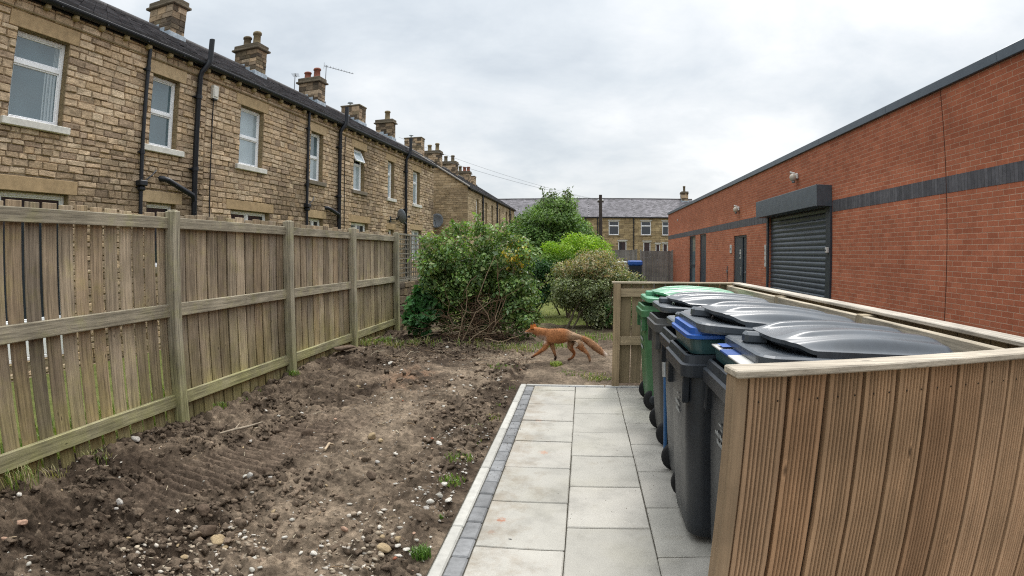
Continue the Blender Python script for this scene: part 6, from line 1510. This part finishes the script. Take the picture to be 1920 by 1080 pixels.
# ------------------------------------------------------------------ sky, light, camera
w = bpy.data.worlds.new('World'); scene.world = w; w.use_nodes = True
nt = w.node_tree; nt.nodes.clear()
out = nt.nodes.new('ShaderNodeOutputWorld'); bg = nt.nodes.new('ShaderNodeBackground'); bg.inputs['Strength'].default_value = .1
SUN_EL, SUN_AZ = math.radians(54), math.radians(16)      # azimuth clockwise from +y
sky = nt.nodes.new('ShaderNodeTexSky'); sky.sky_type = 'NISHITA'; sky.sun_disc = False; sky.sun_elevation = SUN_EL; sky.sun_rotation = SUN_AZ; sky.air_density = 1.2; sky.dust_density = 3
tc = nt.nodes.new('ShaderNodeTexCoord'); sp = nt.nodes.new('ShaderNodeSeparateXYZ'); nt.links.new(tc.outputs['Generated'], sp.inputs[0])
def mth(op, a, b=0.0, c=None):
    m = nt.nodes.new('ShaderNodeMath'); m.operation = op
    for v, i in ((a, 0), (b, 1)) + (((c, 2),) if c is not None else ()):
        if isinstance(v, (int, float)): m.inputs[i].default_value = v
        else: nt.links.new(v, m.inputs[i])
    return m.outputs[0]
den = mth('ADD', mth('MAXIMUM', sp.outputs[2], 0.0), .22)
cb = nt.nodes.new('ShaderNodeCombineXYZ'); nt.links.new(mth('DIVIDE', sp.outputs[0], den), cb.inputs[0]); nt.links.new(mth('DIVIDE', sp.outputs[1], den), cb.inputs[1])
def wnoise(scale, det, rough, seed=0.0, dist=0.0):
    n = nt.nodes.new('ShaderNodeTexNoise'); n.noise_dimensions = '4D'; n.inputs['W'].default_value = seed; n.inputs['Scale'].default_value = scale; n.inputs['Detail'].default_value = det; n.inputs['Roughness'].default_value = rough; n.inputs['Distortion'].default_value = dist
    nt.links.new(cb.outputs[0], n.inputs['Vector']); return n.outputs['Fac']
cl_ = mth('ADD', mth('MULTIPLY', wnoise(.9, 6, .55, 2.3, .4), .65), mth('MULTIPLY', wnoise(2.3, 6, .6, 5.1, .3), .35))
rp = nt.nodes.new('ShaderNodeValToRGB'); nt.links.new(cl_, rp.inputs[0])
els = [(.35, (4.2, 4.65, 5.1)), (.44, (5.1, 5.5, 5.85)), (.53, (6.1, 6.35, 6.55)), (.64, (7.5, 7.6, 7.65))]
while len(rp.color_ramp.elements) < len(els): rp.color_ramp.elements.new(.5)
for e, (p_, c_) in zip(rp.color_ramp.elements, els): e.position = p_; e.color = (*c_, 1)
# an overcast sky is brighter overhead than low down
zen = mth('ADD', mth('ADD', .85, mth('MULTIPLY', mth('MINIMUM', mth('MAXIMUM', sp.outputs[2], 0.0), .5), .34)), mth('MULTIPLY', mth('MAXIMUM', mth('SUBTRACT', sp.outputs[2], .6), 0.0), 6.5))
mz = nt.nodes.new('ShaderNodeMix'); mz.data_type = 'RGBA'; mz.blend_type = 'MULTIPLY'; mz.inputs[0].default_value = 1; nt.links.new(rp.outputs[0], mz.inputs[6])
cz = nt.nodes.new('ShaderNodeCombineColor'); [nt.links.new(zen, cz.inputs[i]) for i in range(3)]; nt.links.new(cz.outputs[0], mz.inputs[7])
mx = nt.nodes.new('ShaderNodeMix'); mx.data_type = 'RGBA'; mx.inputs[0].default_value = .93; nt.links.new(sky.outputs[0], mx.inputs[6]); nt.links.new(mz.outputs[2], mx.inputs[7])
nt.links.new(mx.outputs[2], bg.inputs[0]); nt.links.new(bg.outputs[0], out.inputs[0])
sd = bpy.data.lights.new('sun', 'SUN'); sd.energy = 1.4; sd.angle = math.radians(15); sd.color = (1, .97, .93)
so_ = bpy.data.objects.new('sun', sd); COL.objects.link(so_)
sv = Vector((math.sin(SUN_AZ) * math.cos(SUN_EL), math.cos(SUN_AZ) * math.cos(SUN_EL), math.sin(SUN_EL)))
so_.rotation_euler = sv.to_track_quat('Z', 'Y').to_euler()
cd_ = bpy.data.cameras.new('camera'); cam = bpy.data.objects.new('camera', cd_); COL.objects.link(cam); scene.camera = cam
# a wide angle lens with strong barrel distortion: polynomial fitted to the photograph's verticals and vanishing lines
cd_.type = 'PANO'; cd_.clip_start = .05; cd_.clip_end = 2000; cd_.sensor_fit = 'HORIZONTAL'; cd_.sensor_width = 36; cd_.sensor_height = 20.25
cp = cd_ if hasattr(cd_, 'panorama_type') else cd_.cycles
cp.panorama_type = 'FISHEYE_LENS_POLYNOMIAL'; cp.fisheye_fov = math.radians(170)
q_ = 1920 / 36 / 1000; cp.fisheye_polynomial_k0 = 0; cp.fisheye_polynomial_k1 = -.9453527783371386 * q_; cp.fisheye_polynomial_k2 = 0; cp.fisheye_polynomial_k3 = .03789870417670925 * q_ ** 3; cp.fisheye_polynomial_k4 = 0
cam.matrix_world = Matrix(((.99239275, -.00718603, .12290234, 0), (.12311222, .05851592, -.99066607, 0), (-.00007279, .99826061, .05895546, 1.5), (0, 0, 0, 1)))
vs_ = scene.view_settings; vs_.view_transform = 'Standard'; vs_.look = 'None'; vs_.gamma = 1; vs_.exposure = .64; vs_.use_curve_mapping = False
scene.render.engine = 'CYCLES'; scene.cycles.use_denoising = False; scene.cycles.filter_width = 1.15; scene.cycles.sample_clamp_indirect = 4; scene.cycles.max_bounces = 6; scene.cycles.diffuse_bounces = 3; scene.cycles.transparent_max_bounces = 4
